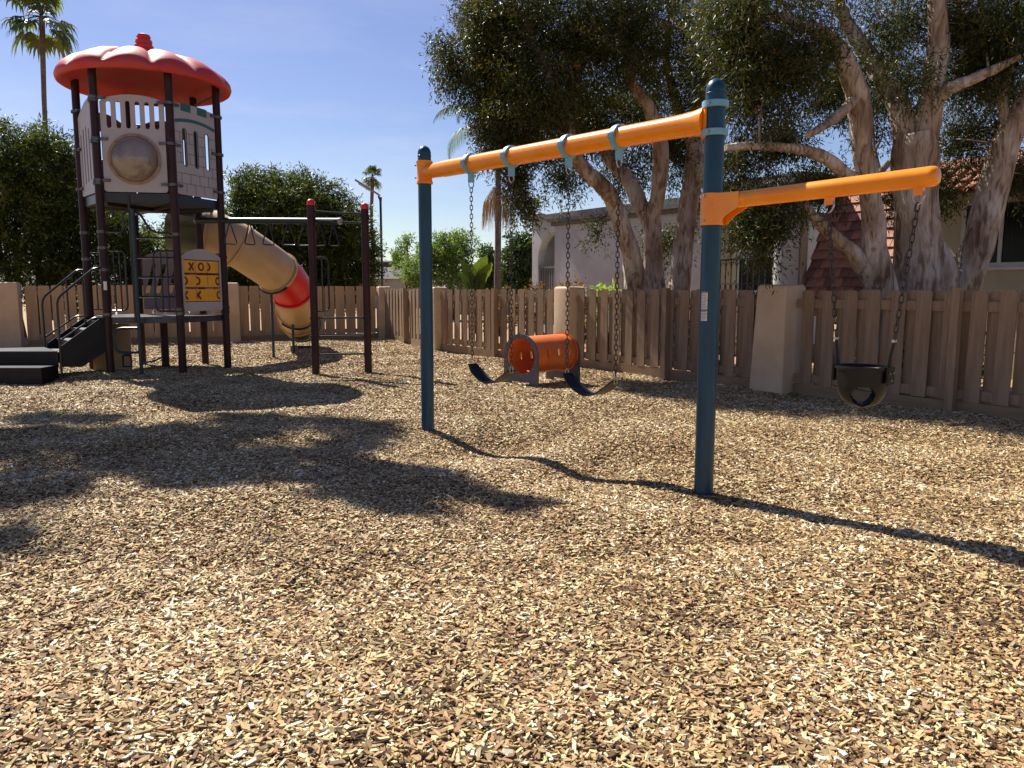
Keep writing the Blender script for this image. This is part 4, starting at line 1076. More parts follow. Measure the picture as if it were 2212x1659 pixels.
def sprig_leaves(pd, per, spread, L, Wd, droop, seed, up=0.7):
    """leaf centres / directions for sprigs of leaves"""
    g = np.random.default_rng(seed); n = len(pd)
    s = unit(pd[:, 3:] * 0.8 + g.normal(size=(n, 3)) * 0.7 + np.array([0, 0, -droop]))
    tpar = g.uniform(-0.5, 0.6, (n, per, 1))
    c = pd[:, None, :3] + s[:, None, :] * tpar * spread + g.normal(size=(n, per, 3)) * spread * 0.17
    d = s[:, None, :] * 0.7 + g.normal(size=(n, per, 3)) * 0.62 + np.array([0, 0, -droop * 0.7])
    c = c.reshape(-1, 3); d = unit(d.reshape(-1, 3)); m = len(c)
    ln = L * g.uniform(0.65, 1.25, m)[:, None]; w = Wd * g.uniform(0.75, 1.2, m)[:, None]
    side = unit(np.cross(d, g.normal(size=(m, 3)) * .75 + np.array([-.25 * up, .3 * up, up]))); nrm = np.cross(d, side)   # blades turn their faces to the light
    v = np.stack([c, c + d * ln * .45 + side * w * .5 + nrm * w * .15, c + d * ln - nrm * w * .1, c + d * ln * .45 - side * w * .5 + nrm * w * .15], 1).reshape(-1, 3)
    q = np.arange(4 * m).reshape(m, 4)
    rnd = np.clip(np.repeat(g.uniform(0, 1, n), per) * 0.45 + g.uniform(0, 1, m) * 0.55, 0, 1)
    return v, q, rnd

def crown(parent, origin, blobs, m, per, spread, L, Wd, droop=0.3, seed=1, k=1.0, gap=0.0, shell=0.55, name='crown'):
    pd = blob_points(blobs, k, gap, seed, shell)
    v, q, r = sprig_leaves(pd, per, spread, L, Wd, droop, seed + 5)
    return np_mesh(name, v - np.array(origin), q, m, parent, r), pd

def limb(mb, pts, per=5, n=12, rough=0.15, seed=0):
    """tapered, knobbly limb: points (x, y, z, r)"""
    sp = spline(pts, per); ps = [Vector(p[:3]) for p in sp]; u = None; vs = []; m = len(ps)
    for i, p in enumerate(ps):
        tt = (ps[min(i + 1, m - 1)] - ps[max(i - 1, 0)]).normalized()
        if u is None: u, v, _ = frame_from(tt)
        else: u = (u - tt * u.dot(tt)).normalized(); v = tt.cross(u)
        r = max(sp[i][3], .008)
        for k in range(n):
            a = 2 * math.pi * k / n; d = u * math.cos(a) + v * math.sin(a)
            q = p + d * r
            nn = noise.noise(Vector((q.x * 4, q.y * 4, q.z * 1.2 + seed))) + .5 * noise.noise(Vector((q.x * 12, q.y * 12, q.z * 2.2 + seed))) + .7 * (abs(noise.noise(Vector((q.x * 7, q.y * 7, q.z * 1.0 - seed)))) - .25)
            vs.append(p + d * (r * (1 + rough * 1.6 * nn)))
    fs = [(i * n + k, i * n + (k + 1) % n, (i + 1) * n + (k + 1) % n, (i + 1) * n + k) for i in range(m - 1) for k in range(n)]
    fs += [tuple(range(n - 1, -1, -1)), tuple((m - 1) * n + k for k in range(n))]
    mb.add(vs, fs)

def twigs(mb, pd, anchors, count, seed, r0=.018):
    """thin boughs from the nearest limb point out to random sprigs"""
    g = random.Random(seed); idx = g.sample(range(len(pd)), min(count, len(pd)))
    for i in idx:
        p = Vector(pd[i][:3]); a = min(anchors, key=lambda q: (q - p).length)
        if (a - p).length > 2.6: continue
        mdl = (a + p) / 2 + Vector((g.uniform(-.15, .15), g.uniform(-.15, .15), g.uniform(.0, .22)))
        mb.tube(spline([a, mdl, p], 4), [r0 * (1 - .085 * k) for k in range(9)], 5)

# ------------------------------------------------------------------ paperbark trees
def tree(name, base, limbs, blobs, label, cat='tree', leaf='leaf_paper', per=42, spread=.42, L=.095, Wd=.024, k=1.0, gap=.12, droop=.45, seed=1, group=None, bark='bark', ntw=60, shell=.6):
    t = thing(name, base, label, cat, group)
    mb = MB(); anchors = []
    for i, l in enumerate(limbs):
        limb(mb, l, 9, 26, seed=i * 3.7); anchors += [Vector(p[:3]) for p in spline(l, 3)[4:]]
    cr_, pd = crown(t, base, blobs, M[leaf], per, spread, L, Wd, droop, seed, k, gap, shell)
    if anchors and ntw: twigs(mb, pd, anchors, ntw, seed)
    mb.build('trunk', M[bark], t, angle=80)
    return t

t1a = [(2.52, 15.05, -.1, 0.26), (2.48, 15.0, 0.85, 0.232), (2.4, 14.81, 1.43, 0.212), (2.18, 14.62, 2.15, 0.174), (1.89, 14.44, 2.9, 0.155), (1.69, 14.25, 3.2, 0.144), (1.18, 14.06, 3.65, 0.126), (0.84, 13.88, 4.61, 0.107), (0.5, 13.69, 5.28, 0.073), (0.18, 13.5, 5.95, 0.048)]
t1b = [(2.74, 15, -.1, 0.27), (2.72, 15, 0.85, 0.232), (2.71, 15, 1.43, 0.196), (2.68, 15, 2.09, 0.179), (2.65, 15, 2.62, 0.179), (2.57, 15, 2.91, 0.161)]
t1b1 = [(2.62, 15.0, 2.6, 0.134), (2.32, 15.17, 3.31, 0.144), (2.05, 15.33, 3.74, 0.137), (1.83, 15.5, 4.04, 0.12), (1.66, 15.67, 4.61, 0.103), (1.31, 15.83, 5.43, 0.075), (1.13, 16.0, 6.26, 0.057)]
t1b2 = [(2.62, 15.0, 2.6, 0.134), (2.74, 14.83, 3.27, 0.15), (2.72, 14.67, 4.06, 0.14), (2.48, 14.5, 4.66, 0.112), (2.16, 14.33, 5.02, 0.094), (2.03, 14.17, 5.41, 0.076), (1.78, 14.0, 6.04, 0.058)]
t1c = [(3.2, 15.2, -.1, 0.25), (3.21, 15.2, 0.85, 0.217), (3.25, 15.26, 1.43, 0.191), (3.37, 15.31, 2.65, 0.173), (3.5, 15.37, 3.68, 0.174), (3.57, 15.43, 4.36, 0.184), (3.68, 15.49, 5.17, 0.147), (4.02, 15.54, 6.04, 0.102), (4.09, 15.6, 6.9, 0.074)]
t1d = [(3.51, 15.4, 4.04, 0.11), (3.17, 15.13, 4.67, 0.09), (2.83, 14.87, 5.6, 0.071), (2.84, 14.6, 6.39, 0.052)]
c1 = [(-0.54, 14.50, 5.81, 0.60, 0.90, 0.95, 170), (-1.08, 14.50, 5.38, 0.39, 0.60, 0.60, 90), (-0.05, 14.00, 5.89, 0.83, 1.20, 1.00, 230), (-0.25, 14.50, 4.86, 0.50, 0.90, 0.69, 130), (-0.35, 14.50, 4.21, 0.36, 0.70, 0.40, 60),
      (0.34, 13.60, 4.57, 0.81, 1.10, 0.89, 230), (0.03, 14.00, 3.88, 0.58, 0.80, 0.42, 80), (0.11, 14.00, 3.25, 0.29, 0.50, 0.50, 40), (0.24, 14.00, 2.81, 0.23, 0.40, 0.33, 18), (1.07, 14.00, 5.58, 1.00, 1.30, 1.00, 250),
      (1.37, 15.50, 4.66, 1.01, 1.10, 0.92, 200), (0.92, 14.60, 3.41, 0.43, 0.50, 0.52, 45), (2.02, 14.00, 5.74, 1.08, 1.30, 1.08, 250), (2.58, 15.80, 4.90, 1.03, 1.10, 0.94, 170), (3.28, 16.00, 4.14, 0.86, 1.00, 0.76, 110),
      (2.20, 16.20, 3.71, 0.58, 0.70, 0.58, 50), (3.94, 16.00, 3.60, 0.57, 0.70, 0.67, 50), (1.57, 14.60, 2.49, 0.17, 0.30, 0.31, 8), (3.32, 14.80, 5.66, 1.06, 1.20, 1.23, 220), (0.74, 14.00, 6.79, 1.67, 1.50, 0.58, 120), (2.73, 14.50, 6.98, 1.73, 1.50, 0.69, 120), (3.17, 16.20, 2.42, 0.68, 0.60, 0.53, 40)]
tree('paperbark_tree', (2.8, 15.1, 0), [t1a, t1b, t1b1, t1b2, t1c, t1d], c1, 'many-trunked paperbark tree standing behind the fence over the orange swing beam', group='paperbark trees behind the fence', seed=3, k=1.85, gap=.16, L=.085, Wd=.022)

t2a = [(5.3, 11.05, -.1, .27), (5.22, 11.0, 1.01, 0.236), (5.14, 10.95, 1.43, 0.208), (5.03, 10.89, 1.85, 0.182), (4.96, 10.84, 2.2, 0.161), (4.83, 10.78, 2.84, 0.154), (4.69, 10.73, 3.36, 0.147), (4.62, 10.67, 3.76, 0.152), (4.47, 10.62, 4.16, 0.139), (4.22, 10.56, 4.55, 0.107), (3.87, 10.51, 4.77, 0.075), (3.33, 10.45, 4.89, 0.056), (2.86, 10.4, 4.75, 0.031)]
t2a2 = [(4.8, 10.8, 2.84, 0.084), (4.45, 10.68, 2.97, 0.089), (4.14, 10.56, 3.16, 0.075), (3.71, 10.44, 3.25, 0.062), (3.18, 10.32, 3.27, 0.055), (2.72, 10.2, 3.23, 0.036)]
t2d = [(5.2, 11.0, 1.35, 0.131), (4.84, 10.9, 1.79, 0.117), (4.48, 10.8, 2.09, 0.09), (4.17, 10.7, 2.3, 0.076), (3.95, 10.6, 2.51, 0.063), (3.72, 10.5, 2.8, 0.037)]
t2b = [(5.95, 11.3, -.1, .5), (5.9, 11.3, 1.0, 0.417), (5.86, 11.3, 1.33, 0.35), (5.8, 11.3, 1.76, 0.296), (5.78, 11.3, 2.35, 0.283), (5.75, 11.3, 2.91, 0.283), (5.71, 11.3, 3.35, 0.309), (5.68, 11.3, 3.6, 0.27)]
t2b1 = [(5.77, 11.3, 3.2, 0.202), (5.81, 11.24, 3.89, 0.161), (5.82, 11.18, 4.3, 0.153), (5.82, 11.12, 4.81, 0.146), (5.73, 11.06, 5.31, 0.119), (5.61, 11.0, 6.0, 0.079)]
t2b2 = [(5.64, 11.3, 3.2, 0.202), (5.52, 11.42, 3.92, 0.163), (5.39, 11.54, 4.28, 0.151), (5.11, 11.66, 4.76, 0.125), (4.84, 11.78, 5.25, 0.098), (4.58, 11.9, 5.99, 0.064)]
t2b3 = [(5.79, 11.2, 3.8, 0.093), (5.9, 11.02, 4.1, 0.079), (5.97, 10.85, 4.15, 0.071), (6.29, 10.68, 4.28, 0.057), (6.58, 10.5, 4.43, 0.044)]
t2e = [(4.58, 10.66, 3.98, 0.08), (4.27, 10.43, 3.71, 0.062), (4.02, 10.27, 3.53, 0.055), (3.74, 10.1, 3.37, 0.048)]
t2f = [(5.62, 11.4, 3.27, 0.061), (5.5, 11.6, 3.27, 0.055), (5.44, 11.8, 3.17, 0.042), (5.44, 12.0, 3.47, 0.029)]
burl = [(6.15, 11.2, 1.2, 0.16), (6.16, 11.2, 1.6, 0.165), (6.14, 11.2, 1.85, 0.13), (6.04, 11.2, 2.15, 0.05)]
c2 = [(2.97, 10.60, 4.81, 0.63, 1.00, 0.76, 220), (3.18, 10.40, 3.95, 0.56, 0.80, 0.62, 170), (3.64, 10.40, 4.46, 0.56, 0.80, 0.68, 170), (3.03, 10.60, 3.11, 0.38, 0.60, 0.44, 60), (3.64, 10.80, 3.51, 0.45, 0.60, 0.45, 90), (3.33, 10.30, 2.48, 0.43, 0.50, 0.34, 90),
      (3.08, 10.20, 2.16, 0.32, 0.45, 0.25, 60), (3.49, 10.20, 2.22, 0.28, 0.45, 0.28, 60), (3.27, 10.20, 1.80, 0.16, 0.30, 0.16, 9), (4.32, 11.20, 2.89, 0.40, 0.50, 0.33, 60), (4.62, 11.60, 4.24, 0.55, 0.80, 0.69, 110), (5.53, 11.80, 5.06, 0.70, 0.90, 0.77, 150),
      (5.56, 12.20, 4.18, 0.51, 0.70, 0.65, 80), (5.18, 10.60, 4.17, 0.32, 0.40, 0.38, 25), (4.10, 10.80, 5.63, 1.41, 1.20, 0.45, 120), (6.01, 11.20, 5.78, 1.47, 1.20, 0.47, 120), (5.95, 12.40, 2.90, 0.30, 0.50, 0.44, 30), (6.21, 11.80, 2.90, 0.42, 0.40, 0.35, 50), (6.42, 11.50, 5.10, 0.62, 0.90, 0.75, 160)]
tree('paperbark_tree', (5.6, 11.2, 0), [t2a, t2a2, t2d, t2b, t2b1, t2b2, t2b3, t2e, t2f, burl], c2, 'thick pale paperbark tree right of the blue post, its low limbs over the tan pillar', group='paperbark trees behind the fence', seed=11, k=1.6, gap=.24, L=.085, Wd=.017)
t3 = [(6.5, 11.7, -.1, .3), (6.57, 11.6, 0.99, 0.276), (6.62, 11.53, 1.43, 0.261), (6.71, 11.45, 1.87, 0.232), (6.76, 11.38, 2.24, 0.21), (6.88, 11.3, 3.02, 0.195), (6.91, 11.22, 3.45, 0.174), (7.05, 11.15, 3.87, 0.146), (7.18, 11.07, 4.36, 0.112), (7.26, 11.0, 5.06, 0.079)]
t3b = [(6.97, 11.2, 3.58, 0.087), (6.87, 11.3, 4.04, 0.067), (7.01, 11.4, 4.69, 0.048), (7.12, 11.5, 5.34, 0.034)]
c3 = [(6.76, 12.00, 4.53, 0.57, 0.80, 0.57, 100), (6.87, 12.20, 3.57, 0.51, 0.70, 0.65, 110), (6.60, 11.00, 4.70, 0.59, 0.80, 0.72, 150), (7.47, 12.00, 4.14, 0.43, 0.70, 0.57, 80), (7.49, 11.90, 3.05, 0.35, 0.50, 0.42, 50), (7.4, 11.3, 5.3, .9, .9, .6, 120)]
tree('paperbark_tree', (6.6, 11.5, 0), [t3, t3b], c3, 'paperbark tree with one trunk leaning right, before the dark window at right', group='paperbark trees behind the fence', seed=17, k=1.6, gap=.24, L=.085, Wd=.017)

# tall tree standing left of the view; its crown throws the dappled shade on the chips
sh = SUN_H * (7.0 / math.tan(SUN_EL))
cs = []
for (x, y, rx, ry, n) in ((-4.45, 6.85, 0.23, 0.4, 27), (-3.94, 5.98, 0.15, 0.47, 21), (-3.4, 5.37, 0.25, 0.31, 22), (-3.15, 5.37, 0.22, 0.15, 9), (-4.34, 7.19, 0.25, 0.33, 23), (-3.36, 6.33, 0.13, 0.53, 19), (-3.55, 7.08, 0.3, 0.54, 47), (-3.25, 7.19, 0.29, 0.5, 41), (-2.89, 6.24, 0.23, 0.33, 22), (-2.76, 6.74, 0.23, 0.6, 40), (-2.23, 5.81, 0.18, 0.37, 19), (-2.07, 6.15, 0.23, 0.45, 30), (-1.77, 5.58, 0.13, 0.23, 8), (-2.88, 8.32, 0.38, 0.32, 34), (-2.43, 8.0, 0.18, 0.26, 13), (-2.03, 8.24, 0.21, 0.28, 17), (-1.55, 8.0, 0.3, 0.33, 28), (-1.72, 6.85, 0.16, 0.3, 13), (-1.3, 5.98, 0.22, 0.47, 30), (-0.99, 5.37, 0.22, 0.38, 23), (-0.77, 5.17, 0.18, 0.23, 11), (-0.79, 5.89, 0.19, 0.3, 15), (-0.52, 5.58, 0.14, 0.16, 8), (-0.28, 5.51, 0.17, 0.11, 8), (0.0, 5.37, 0.15, 0.08, 8), (-5.31, 8.65, 0.27, 0.31, 24), (-4.62, 8.4, 0.29, 0.32, 26), (-2.86, 4.31, 0.09, 0.16, 8), (-2.52, 5.51, 0.09, 0.13, 8), (-0.62, 6.15, 0.11, 0.12, 8), (-4.6, 5.3, .5, .4, 60), (-5.2, 7.4, .5, .5, 60), (-3.75, 7.5, .3, .25, 24), (-3.2, 7.5, .3, .25, 24), (-2.6, 7.45, .25, .25, 20), (-1.55, 7.2, .16, .35, 14), (-1.45, 6.5, .16, .4, 14), (-2.05, 6.6, .25, .35, 22), (-4.7, 7.7, .25, .25, 18), (-1.0, 5.75, .25, .35, 20), (-2.6, 6.0, .2, .3, 16)):
    hgt = 9.6 + .5 * math.sin(3 * x + y)
    q = SUN_H * (hgt / math.tan(SUN_EL))
    cs.append((x + q.x, y + q.y, hgt, rx * 1.2, ry * 1.15, .35, int(n * 1.35)))
tl = [[(-12.6, 12.4, -.1, .34), (-12.5, 12.4, 2, .28), (-12.2, 12.3, 5, .24), (-11.6, 12.1, 7.6, .19), (-10.8, 11.9, 9.0, .13)], [(-12.0, 12.2, 6.2, .15), (-10.9, 12.1, 8.2, .09), (-9.3, 12.3, 9.3, .05), (-6.6, 12.4, 9.7, .02)], [(-11.8, 12.2, 7.2, .12), (-10.6, 13.2, 8.9, .07), (-8.4, 14.6, 9.6, .025)]]
tree('shade_tree', (-12.6, 12.4, 0), tl, cs, 'tall tree just outside the left edge that shades the chips', leaf='leaf_dark', per=44, spread=.34, L=.13, Wd=.045, k=1.0, gap=0, seed=23, bark='bark_dark', ntw=40, droop=.3)

# ------------------------------------------------------------------ bushes behind the left fence
def bush(name, base, blobs, label, leaf, seed, per=40, spread=.5, L=.15, Wd=.036, k=1.0, gap=0.05, droop=.25, group=None, cat='tree', stems=3, bark='bark_dark', shell=.42):
    t = thing(name, base, label, cat, group)
    mb = MB(); g = random.Random(seed); b = Vector(base)
    cz = max(bl[2] for bl in blobs)
    for i in range(stems):
        tgt = blobs[i % len(blobs)]
        e = Vector((tgt[0], tgt[1], tgt[2] * .95)); s = b + Vector((g.uniform(-.25, .25), g.uniform(-.15, .15), 0)) * (2 if stems > 3 else 1)
        r0 = .035 * cz ** .6
        limb(mb, [(s.x, s.y, -.1, r0 * 1.2), (s.x * .7 + e.x * .3, s.y * .7 + e.y * .3, e.z * .42, r0), (s.x * .3 + e.x * .7, s.y * .3 + e.y * .7, e.z * .75, r0 * .6), (e.x, e.y, e.z, r0 * .25)], 4, 8)
    mb.build('trunk', M[bark], t)
    crown(t, base, blobs, M[leaf], per, spread, L, Wd, droop, seed, k, gap, shell)
    return t
G_H = 'leafy trees along the back fence'
bush('hedge_tree', (-14.3, 23.6, 0), [(-14.70, 23.50, 4.47, 1.96, 2.00, 1.68, 420), (-13.83, 23.50, 5.13, 0.98, 1.20, 0.98, 140), (-15.91, 23.50, 4.74, 1.68, 1.80, 1.68, 150), (-13.12, 23.00, 3.49, 0.82, 1.10, 1.64, 180), (-14.13, 23.00, 2.56, 1.92, 1.30, 1.23, 260), (-16.6, 23.2, 2.6, 1.6, 1.2, 1.5, 150)], 'dense rounded tree left of the play tower below the tall palm', 'leaf_hedge', 31, group=G_H, stems=4, k=1.7, gap=0)
bush('hedge_tree', (-11.4, 24.3, 0), [(-12.05, 24.00, 2.88, 1.14, 1.20, 1.14, 170), (-12.54, 24.50, 3.62, 0.73, 0.90, 0.73, 80), (-11.18, 24.50, 2.35, 1.31, 1.10, 1.02, 170), (-10.37, 25.00, 2.65, 1.04, 1.00, 1.19, 120), (-9.6, 25.2, 2.2, .8, .8, 1.0, 70), (-11.2, 24.4, 1.5, 2.2, .8, .8, 190), (-13.2, 23.4, 1.4, 1.6, .8, .8, 120)], 'lower loose tree seen between the legs of the play tower', 'leaf_hedge', 37, group=G_H, k=1.3, stems=4)
bush('hedge_tree', (-6.6, 25.6, 0), [(-7.39, 25.50, 3.71, 1.82, 1.80, 1.44, 340), (-8.11, 25.50, 4.44, 0.91, 1.20, 0.76, 100), (-6.78, 25.50, 4.29, 1.21, 1.30, 0.83, 130), (-5.76, 25.50, 3.41, 1.21, 1.40, 1.21, 190), (-5.18, 25.50, 2.83, 0.76, 1.00, 1.21, 110), (-8.46, 25.50, 2.97, 1.06, 1.20, 1.52, 170), (-6.69, 25.50, 2.38, 1.97, 1.40, 1.06, 230), (-4.55, 25.30, 2.37, 0.33, 0.60, 0.75, 30), (-8.5, 25.4, 1.6, 1.5, .8, .8, 150), (-6.2, 25.4, 1.5, 1.8, .8, .8, 150)], 'broad rounded tree with bright yellow-green top behind the ring-handle beam', 'leaf_hedge', 41, group=G_H, stems=5, k=1.6, gap=0)
G_F = 'small trees far beyond the corner'
bush('garden_tree', (-5.2, 41, 0), [(-5.88, 42.00, 2.99, 0.55, 1.00, 1.12, 44), (-4.86, 40.00, 2.21, 0.71, 1.00, 0.95, 60), (-5.57, 42.00, 3.96, 0.30, 0.50, 0.25, 8)], 'small feathery tree just left of the left blue swing post', 'leaf_soft', 51, per=34, spread=.5, L=.22, Wd=.06, group=G_F, cat='tree')
bush('garden_tree', (-2.8, 36, 0), [(-2.98, 36.00, 3.08, 0.96, 1.20, 0.96, 110), (-3.73, 36.00, 2.77, 0.64, 1.00, 0.86, 50), (-2.78, 36.00, 2.03, 1.18, 1.30, 0.86, 110), (-2.24, 36.00, 3.39, 0.64, 0.90, 0.64, 30)], 'airy pale green tree just right of the left blue swing post', 'leaf_soft', 53, per=34, spread=.5, L=.2, Wd=.06, group=G_F, gap=.12)
bush('garden_tree', (-1.15, 40, 0), [(-1.27, 40.00, 2.68, 0.52, 0.90, 0.86, 55), (-1.09, 40.00, 1.98, 0.71, 0.90, 0.71, 55)], 'small dark tree between the banana plant and the shaggy palm trunk', 'leaf_dark', 57, per=36, spread=.5, L=.22, Wd=.08, group=G_F)
bush('garden_tree', (.3, 38, 0), [(0.31, 38.00, 2.84, 0.90, 1.20, 1.13, 130), (0.65, 38.00, 3.50, 0.57, 0.90, 0.68, 60), (0.09, 38.00, 1.95, 0.90, 1.20, 0.79, 100)], 'dense dark tree against the left end of the white stucco house', 'leaf_dark', 59, per=36, spread=.5, L=.22, Wd=.09, group=G_F)
# shrubs and plants just behind the fence
def shrub(name, c, r, n, leaf, label, seed, cat='shrub', L=.07, Wd=.03, group=None):
    return bush(name, (c[0], c[1], 0), [(c[0], c[1], c[2], r[0], r[1], r[2], n)], label, leaf, seed, per=30, spread=.22, L=L, Wd=Wd, gap=0, group=group, cat=cat, stems=4)
nrm_out = Vector((.809, .588, 0))
def behind(s, d, z=0): p = PD + FU * s + nrm_out * d; return (p.x, p.y, z)
gs = 'russet shrubs behind the fence'
shrub('russet_shrub', behind(.9, .95, .95), (.55, .55, .62), 60, 'leaf_red', 'russet red-leaved shrub below the banana plant behind the fence', 61, group=gs)
shrub('russet_shrub', behind(2.4, .95, .92), (.55, .55, .62), 80, 'leaf_red', 'russet red-leaved shrub at the foot of the shaggy palm trunk', 62, group=gs)
shrub('russet_shrub', behind(3.9, .95, 1.05), (.55, .55, .62), 80, 'leaf_red', 'brownish shrub below the balcony railing of the white house', 63, group=gs)
shrub('lime_plant', behind(5.1, .6, 1.1), (.30, .3, .45), 20, 'leaf_lime', 'lime green plant rising behind the pillar by the tunnel', 64, cat='plant', L=.12, Wd=.035)
shrub('dark_shrub', behind(7.2, 1.0, .62), (.6, .6, .5), 60, 'leaf_dark', 'low dark shrub behind the fence at the foot of the many-trunked tree', 65)
shrub('dark_shrub', behind(11.2, .95, .62), (.6, .6, .5), 60, 'leaf_dark', 'low dark shrub behind the fence at the foot of the thick pale tree', 66)

def banana(c):
    t = thing('banana_plant', c, 'banana-like plant with tall torn leaves, one turning orange, behind the fence', 'plant')
    g = random.Random(5); c = Vector(c)
    for i, (az, lean, h, L, w, rn) in enumerate((_a, _l * .45, _h + 1.5, _L * .8, _w * .9, _r) for _a, _l, _h, _L, _w, _r in ((2.6, .28, 1.0, 1.5, .24, .3), (.3, .10, 1.35, 1.35, .26, .7), (1.8, .16, .9, 1.25, .24, .97), (-.3, .32, 1.0, 1.3, .24, .78), (3.4, .40, .7, 1.1, .2, .2), (4.6, .3, .9, 1.15, .22, .5), (-1.0, .45, .7, 1.05, .2, .4))):
        d = Vector((math.cos(az), math.sin(az) * .5, 0)); v = []; n = 9
        side = Vector((-d.y * .4 + .75, d.x * .4 - .2, 0)).normalized()
        for k in range(n + 1):
            s = k / n; p = c + d * (lean * (h * .4 + L * s) + .25 * s * s * L) + Vector((0, 0, h * .55 + L * (s - .22 * s * s)))
            ww = w * (math.sin(math.pi * min(1, s * .92 + .08)) ** .6)
            jag = g.uniform(.8, 1.05)
            v += [p - side * ww * jag + Vector((0, 0, -.03)), p, p + side * ww * g.uniform(.8, 1.05) + Vector((0, 0, -.03))]
        q = []
        for k in range(n):
            a = 3 * k
            q += [(a, a + 1, a + 4, a + 3), (a + 1, a + 2, a + 5, a + 4)]
        arr = np.array([tuple(x - c) for x in v]); np_mesh('leaf', arr, np.array(q), M['leaf_banana'], t, np.full(len(q), rn) + np.random.default_rng(i).uniform(-.05, .05, len(q)))
        MB().tube([c + Vector((0, 0, -.1)), c + d * (lean * h * .3) + Vector((0, 0, h * .5)), Vector(v[13])], [.03, .024, .010], 6).build('stalk', M['leaf_banana'], t)
banana((-1.17, 25.0, .1))

# ------------------------------------------------------------------ palms
def fan_palm(name, base, top, r_tr, r_cr, label, seed, nf=34, group=None, seg=15, fine=1.0):
    t = thing(name, base, label, 'palm tree', group); b, tp = Vector(base), Vector(top); g = random.Random(seed)
    md_ = (b + tp) / 2 + Vector((r_cr * .12, 0, 0))
    mb = MB(); limb(mb, [(b.x, b.y, -.2, r_tr * 1.5), (md_.x, md_.y, md_.z * .6, r_tr), (md_.x - r_cr * .06, md_.y, md_.z * 1.3, r_tr * .95), (tp.x, tp.y, tp.z, r_tr * 1.15)], 8, 10, .05)
    mb.build('trunk', M['palm_bark'], t)
    V_, Q_, R = [], [], []
    pet = MB()
    for i in range(nf):
        el = R_(g.uniform(-52, 80)) if i > 6 else R_(g.uniform(40, 88)); az = i * 2.399 + g.uniform(-.2, .2)
        d = Vector((math.cos(az) * math.cos(el), math.sin(az) * math.cos(el), math.sin(el)))
        pl = r_cr * g.uniform(.42, .58); o = tp + d * .05; h = o + d * pl + Vector((0, 0, -.10 * r_cr * (1 - math.sin(el))))
        pet.tube([o, o + d * pl * .5, h], [.022 * fine, .018 * fine, .012 * fine], 4)
        dd = (h - o).normalized(); sd = dd.cross(Vector((0, 0, 1))); sd = sd.normalized() if sd.length > .01 else Vector((1, 0, 0)); nn = sd.cross(dd)
        fl = r_cr * g.uniform(.40, .52); rr = g.uniform(0, 1)
        for s in range(seg):
            a = R_(-112 + 224 * s / (seg - 1)) + g.uniform(-.05, .05)
            sdv = dd * math.cos(a) + sd * math.sin(a) + nn * (.15 * g.uniform(-1, 1))
            wv = (dd * -math.sin(a) + sd * math.cos(a)); w = fl * .105
            l = fl * (1 - .25 * abs(a) / 2)
            p1 = h + sdv * l * .55; p2 = h + sdv * l * .8 + Vector((0, 0, -l * .16)); p3 = h + sdv * l * .92 + Vector((0, 0, -l * .48))
            k = len(V_)
            V_ += [h, p1 + wv * w, p1 - wv * w, p2 + wv * w * .5, p2 - wv * w * .5, p3 + wv * w * .08, p3 - wv * w * .08]
            Q_ += [(k, k + 1, k + 2, k), (k + 1, k + 3, k + 4, k + 2), (k + 3, k + 5, k + 6, k + 4)]; R += [rr] * 3
    pet.build('leaf_stalks', M['leaf_palm'], t)
    me = bpy.data.meshes.new('crown'); me.from_pydata([tuple(p - b) for p in V_], [], [q[:3] if q[0] == q[3] else q for q in Q_])
    a = me.attributes.new('rnd', 'FLOAT', 'FACE'); a.data.foreach_set('value', np.array(R, np.float32)); me.materials.append(M['leaf_palm'])
    link(bpy.data.objects.new('crown', me), t)
G_P = 'tall fan palms'
fan_palm('fan_palm', (-21.3, 36, 0), (-20.72, 36, 13.35), .105, 1.75, 'tall fan palm at the upper left beside the red roof', 71, group=G_P)
fan_palm('fan_palm', (-17.3, 95, 0), (-16.62, 95, 14.6), .20, 1.65, 'distant fan palm seen just behind the solar lamp head', 72, nf=28, seg=11, group=G_P)
fan_palm('fan_palm', (1.9, 70, 0), (1.9, 70, 8.3), .16, 1.3, 'small far fan palm showing over the roof of the white house', 73, nf=22, seg=9, group=G_P)

